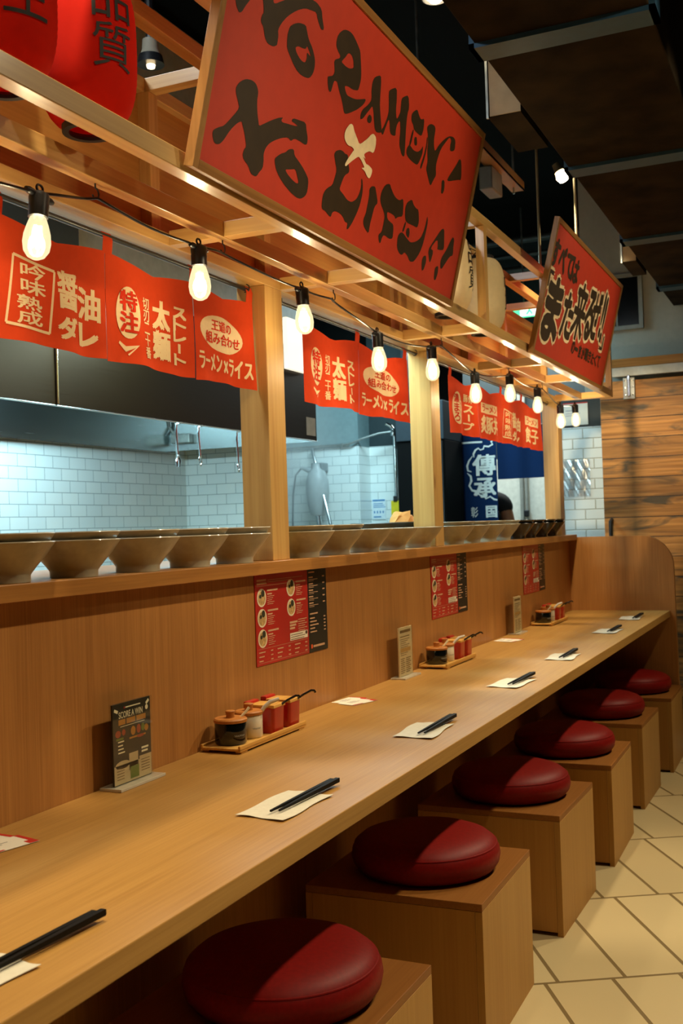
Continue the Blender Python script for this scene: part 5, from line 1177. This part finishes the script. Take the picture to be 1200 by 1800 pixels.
# things on the ledge behind the bowls
pn = thing('round_pan', 'dark round pan standing behind the bowls before the second post', 'pan', (-0.20, 3.82, ZL))
MB().lathe([(0, 0), (0.11, 0), (0.135, 0.01), (0.142, 0.07), (0.147, 0.090), (0.145, 0.093), (0.138, 0.087), (0.13, 0.012), (0, 0.010)], 40).build('pan_body', plain('pan_dark', '#2c2c26', 0.4), pn, smooth=True)
pb = thing('paper_bag', 'crumpled brown paper bag behind the bowls beside the second post', 'bag', (-0.30, 4.21, ZL))
random.seed(3)
mb = MB()
V = {}
for i in range(9):
    for j in range(7):
        V[i, j] = (0.085 * math.cos(2 * PI * i / 9) * (1 - 0.10 * j) + random.uniform(-.012, .012), 0.135 * math.sin(2 * PI * i / 9) * (1 - 0.11 * j) + random.uniform(-.015, .015), 0.0225 * j + (random.uniform(-.008, .012) if j else 0))
vv = {k: mb.bm.verts.new(p) for k, p in V.items()}
for i in range(9):
    for j in range(6):
        mb.bm.faces.new((vv[i, j], vv[(i + 1) % 9, j], vv[(i + 1) % 9, j + 1], vv[i, j + 1]))
mb.bm.faces.new([vv[i, 6] for i in range(9)])
mb.build('bag_body', plain('kraft_paper', '#c98f4c', 0.8, noise=0.06), pb)

# ------------------------------------------------------------------ person behind the navy curtain
pr_ = thing('person', 'person in a black short sleeved shirt half hidden behind the navy curtain', 'person', (-0.89, 7.28, 0))
def skin_mesh(name, verts, edges, radii, root, mat, parent, sub=2):
    me = bpy.data.meshes.new(name); me.from_pydata(verts, edges, [])
    o = bpy.data.objects.new(name, me); COL.objects.link(o)
    md = o.modifiers.new('skin', 'SKIN'); md.use_smooth_shade = True
    for i, r in enumerate(radii):
        sv = me.skin_vertices[0].data[i]; sv.radius = r if isinstance(r, tuple) else (r, r); sv.use_root = (i == root)
    s = o.modifiers.new('sub', 'SUBSURF'); s.levels = sub; s.render_levels = sub
    dg = bpy.context.evaluated_depsgraph_get(); dg.update()
    m2 = bpy.data.meshes.new_from_object(o.evaluated_get(dg))
    bpy.data.objects.remove(o); bpy.data.meshes.remove(me)
    m2.name = name
    return link(name, m2, mat, parent, smooth=True)
BV = []; BE = []; BR = []
def bv(p, r, frm=None):
    BV.append(p); BR.append(r)
    if frm is not None: BE.append((frm, len(BV) - 1))
    return len(BV) - 1
pel = bv((0, 0, 0.95), (0.15, 0.11)); ws = bv((0, 0, 1.10), (0.14, 0.10), pel); chs = bv((0, 0.01, 1.28), (0.165, 0.115), ws); nb = bv((0, 0.01, 1.43), (0.08, 0.07), chs)
nk = bv((0, 0, 1.49), 0.055, nb); jw = bv((0, -0.02, 1.57), (0.062, 0.07), nk); hdv = bv((0, -0.005, 1.66), (0.076, 0.092), jw); tp = bv((0, 0.0, 1.73), (0.055, 0.07), hdv)
bv((0, -0.105, 1.61), 0.013, jw)
for s in (-1, 1):
    sh = bv((0.165 * s, 0.01, 1.405), 0.055, nb); el = bv((0.215 * s, 0.03, 1.14), 0.042, sh); wr = bv((0.20 * s, -0.16, 1.00), 0.028, el); pa = bv((0.19 * s, -0.235, 0.975), (0.036, 0.018), wr)
    for k in range(4):
        a = bv((0.19 * s + (k - 1.5) * 0.019, -0.285, 0.972), 0.0088, pa); bv((0.19 * s + (k - 1.5) * 0.019, -0.312 + 0.004 * abs(k - 1.5), 0.955), 0.0078, a)
    th = bv((0.19 * s - 0.042 * s, -0.225, 0.965), 0.0095, wr); bv((0.19 * s - 0.055 * s, -0.26, 0.955), 0.0085, th)
    hp = bv((0.09 * s, 0, 0.88), (0.085, 0.09), pel); kn = bv((0.10 * s, -0.01, 0.48), 0.058, hp); an = bv((0.10 * s, 0.02, 0.09), 0.038, kn); bv((0.11 * s, -0.12, 0.04), (0.042, 0.03), an)
skin_mesh('body', BV, BE, BR, pel, skin, pr_)
SV = []; SE = []; SR = []
BV, BE, BR = SV, SE, SR
a = bv((0, 0, 0.93), (0.165, 0.125)); b = bv((0, 0, 1.10), (0.158, 0.115), a); c = bv((0, 0.01, 1.28), (0.185, 0.132), b); d = bv((0, 0.012, 1.425), (0.10, 0.085), c)
for s in (-1, 1):
    e = bv((0.168 * s, 0.012, 1.405), 0.068, d); bv((0.192 * s, 0.022, 1.31), 0.058, e)
skin_mesh('shirt', SV, SE, SR, a, shirt, pr_)
BV = []; BE = []; BR = []
a = bv((0, 0, 0.97), (0.165, 0.125)); b = bv((0, 0, 0.90), (0.16, 0.12), a)
for s in (-1, 1):
    h = bv((0.095 * s, 0, 0.84), (0.09, 0.095), b); k = bv((0.102 * s, -0.01, 0.48), 0.074, h); bv((0.10 * s, 0.02, 0.09), 0.062, k)
skin_mesh('trousers', BV, BE, BR, a, trousers, pr_)
MB().lathe([(0.06, -0.03), (0.088, 0.0), (0.094, 0.04), (0.085, 0.08), (0.05, 0.108), (0, 0.115)], 24, M=Matrix.Translation((0, 0.012, 1.655)) @ Matrix.Rotation(0.25, 4, 'X')).build('hair', hair_mat, pr_, smooth=True)
m = MB()
for s in (-1, 1): m.lathe([(0, -0.006), (0.011, -0.004), (0.012, 0.002), (0, 0.006)], 12, M=Matrix.Translation((0.03 * s, -0.088, 1.645)) @ Matrix.Rotation(PI / 2, 4, 'X'))
m.build('eye', plain('eye_white', '#d9d2c8', 0.3), pr_, smooth=True)
MB().tube([(-0.024, -0.092, 1.572), (0, -0.097, 1.57), (0.024, -0.092, 1.572)], 0.005, 8).build('mouth', plain('lip', '#8c4a40', 0.5), pr_, smooth=True)

# ------------------------------------------------------------------ steam rising in the kitchen
ms_ = bpy.data.materials.new('steam'); ms_.use_nodes = True; nt = ms_.node_tree
nt.nodes.remove(nt.nodes['Principled BSDF'])
vs = nt.nodes.new('ShaderNodeVolumeScatter'); vs.inputs['Color'].default_value = (0.9, 0.94, 0.96, 1); vs.inputs['Anisotropy'].default_value = 0.2
tc = nt.nodes.new('ShaderNodeTexCoord'); nz = nt.nodes.new('ShaderNodeTexNoise'); nz.inputs['Scale'].default_value = 2.2; nz.inputs['Detail'].default_value = 3
gr = nt.nodes.new('ShaderNodeVectorMath'); gr.operation = 'LENGTH'
nt.links.new(tc.outputs['Generated'], nz.inputs['Vector'])
sb_ = nt.nodes.new('ShaderNodeVectorMath'); sb_.operation = 'SUBTRACT'; sb_.inputs[1].default_value = (0.5, 0.5, 0.5); nt.links.new(tc.outputs['Generated'], sb_.inputs[0]); nt.links.new(sb_.outputs[0], gr.inputs[0])
fo_ = nt.nodes.new('ShaderNodeMapRange'); fo_.inputs['From Min'].default_value = 0.5; fo_.inputs['From Max'].default_value = 0.1; fo_.inputs['To Min'].default_value = 0; fo_.inputs['To Max'].default_value = 1; nt.links.new(gr.outputs['Value'], fo_.inputs['Value'])
nr_ = nt.nodes.new('ShaderNodeMapRange'); nr_.inputs['From Min'].default_value = 0.35; nr_.inputs['From Max'].default_value = 0.7; nr_.inputs['To Min'].default_value = 0.1; nr_.inputs['To Max'].default_value = 2.4; nt.links.new(nz.outputs['Fac'], nr_.inputs['Value'])
mu = nt.nodes.new('ShaderNodeMath'); mu.operation = 'MULTIPLY'; nt.links.new(fo_.outputs[0], mu.inputs[0]); nt.links.new(nr_.outputs[0], mu.inputs[1])
nt.links.new(mu.outputs[0], vs.inputs['Density']); nt.links.new(vs.outputs[0], nt.nodes['Material Output'].inputs['Volume'])
mb = MB(); bmesh.ops.create_icosphere(mb.bm, subdivisions=3, radius=1.0)
bmesh.ops.scale(mb.bm, vec=(0.45, 0.66, 0.72), verts=mb.bm.verts); bmesh.ops.translate(mb.bm, verts=mb.bm.verts, vec=(-1.76, 6.1, 1.72))
so_ = mb.build('steam', ms_, None); so_['kind'] = 'stuff'
tag(so_, 'pale steam drifting in front of the stick blender in the kitchen', 'steam')
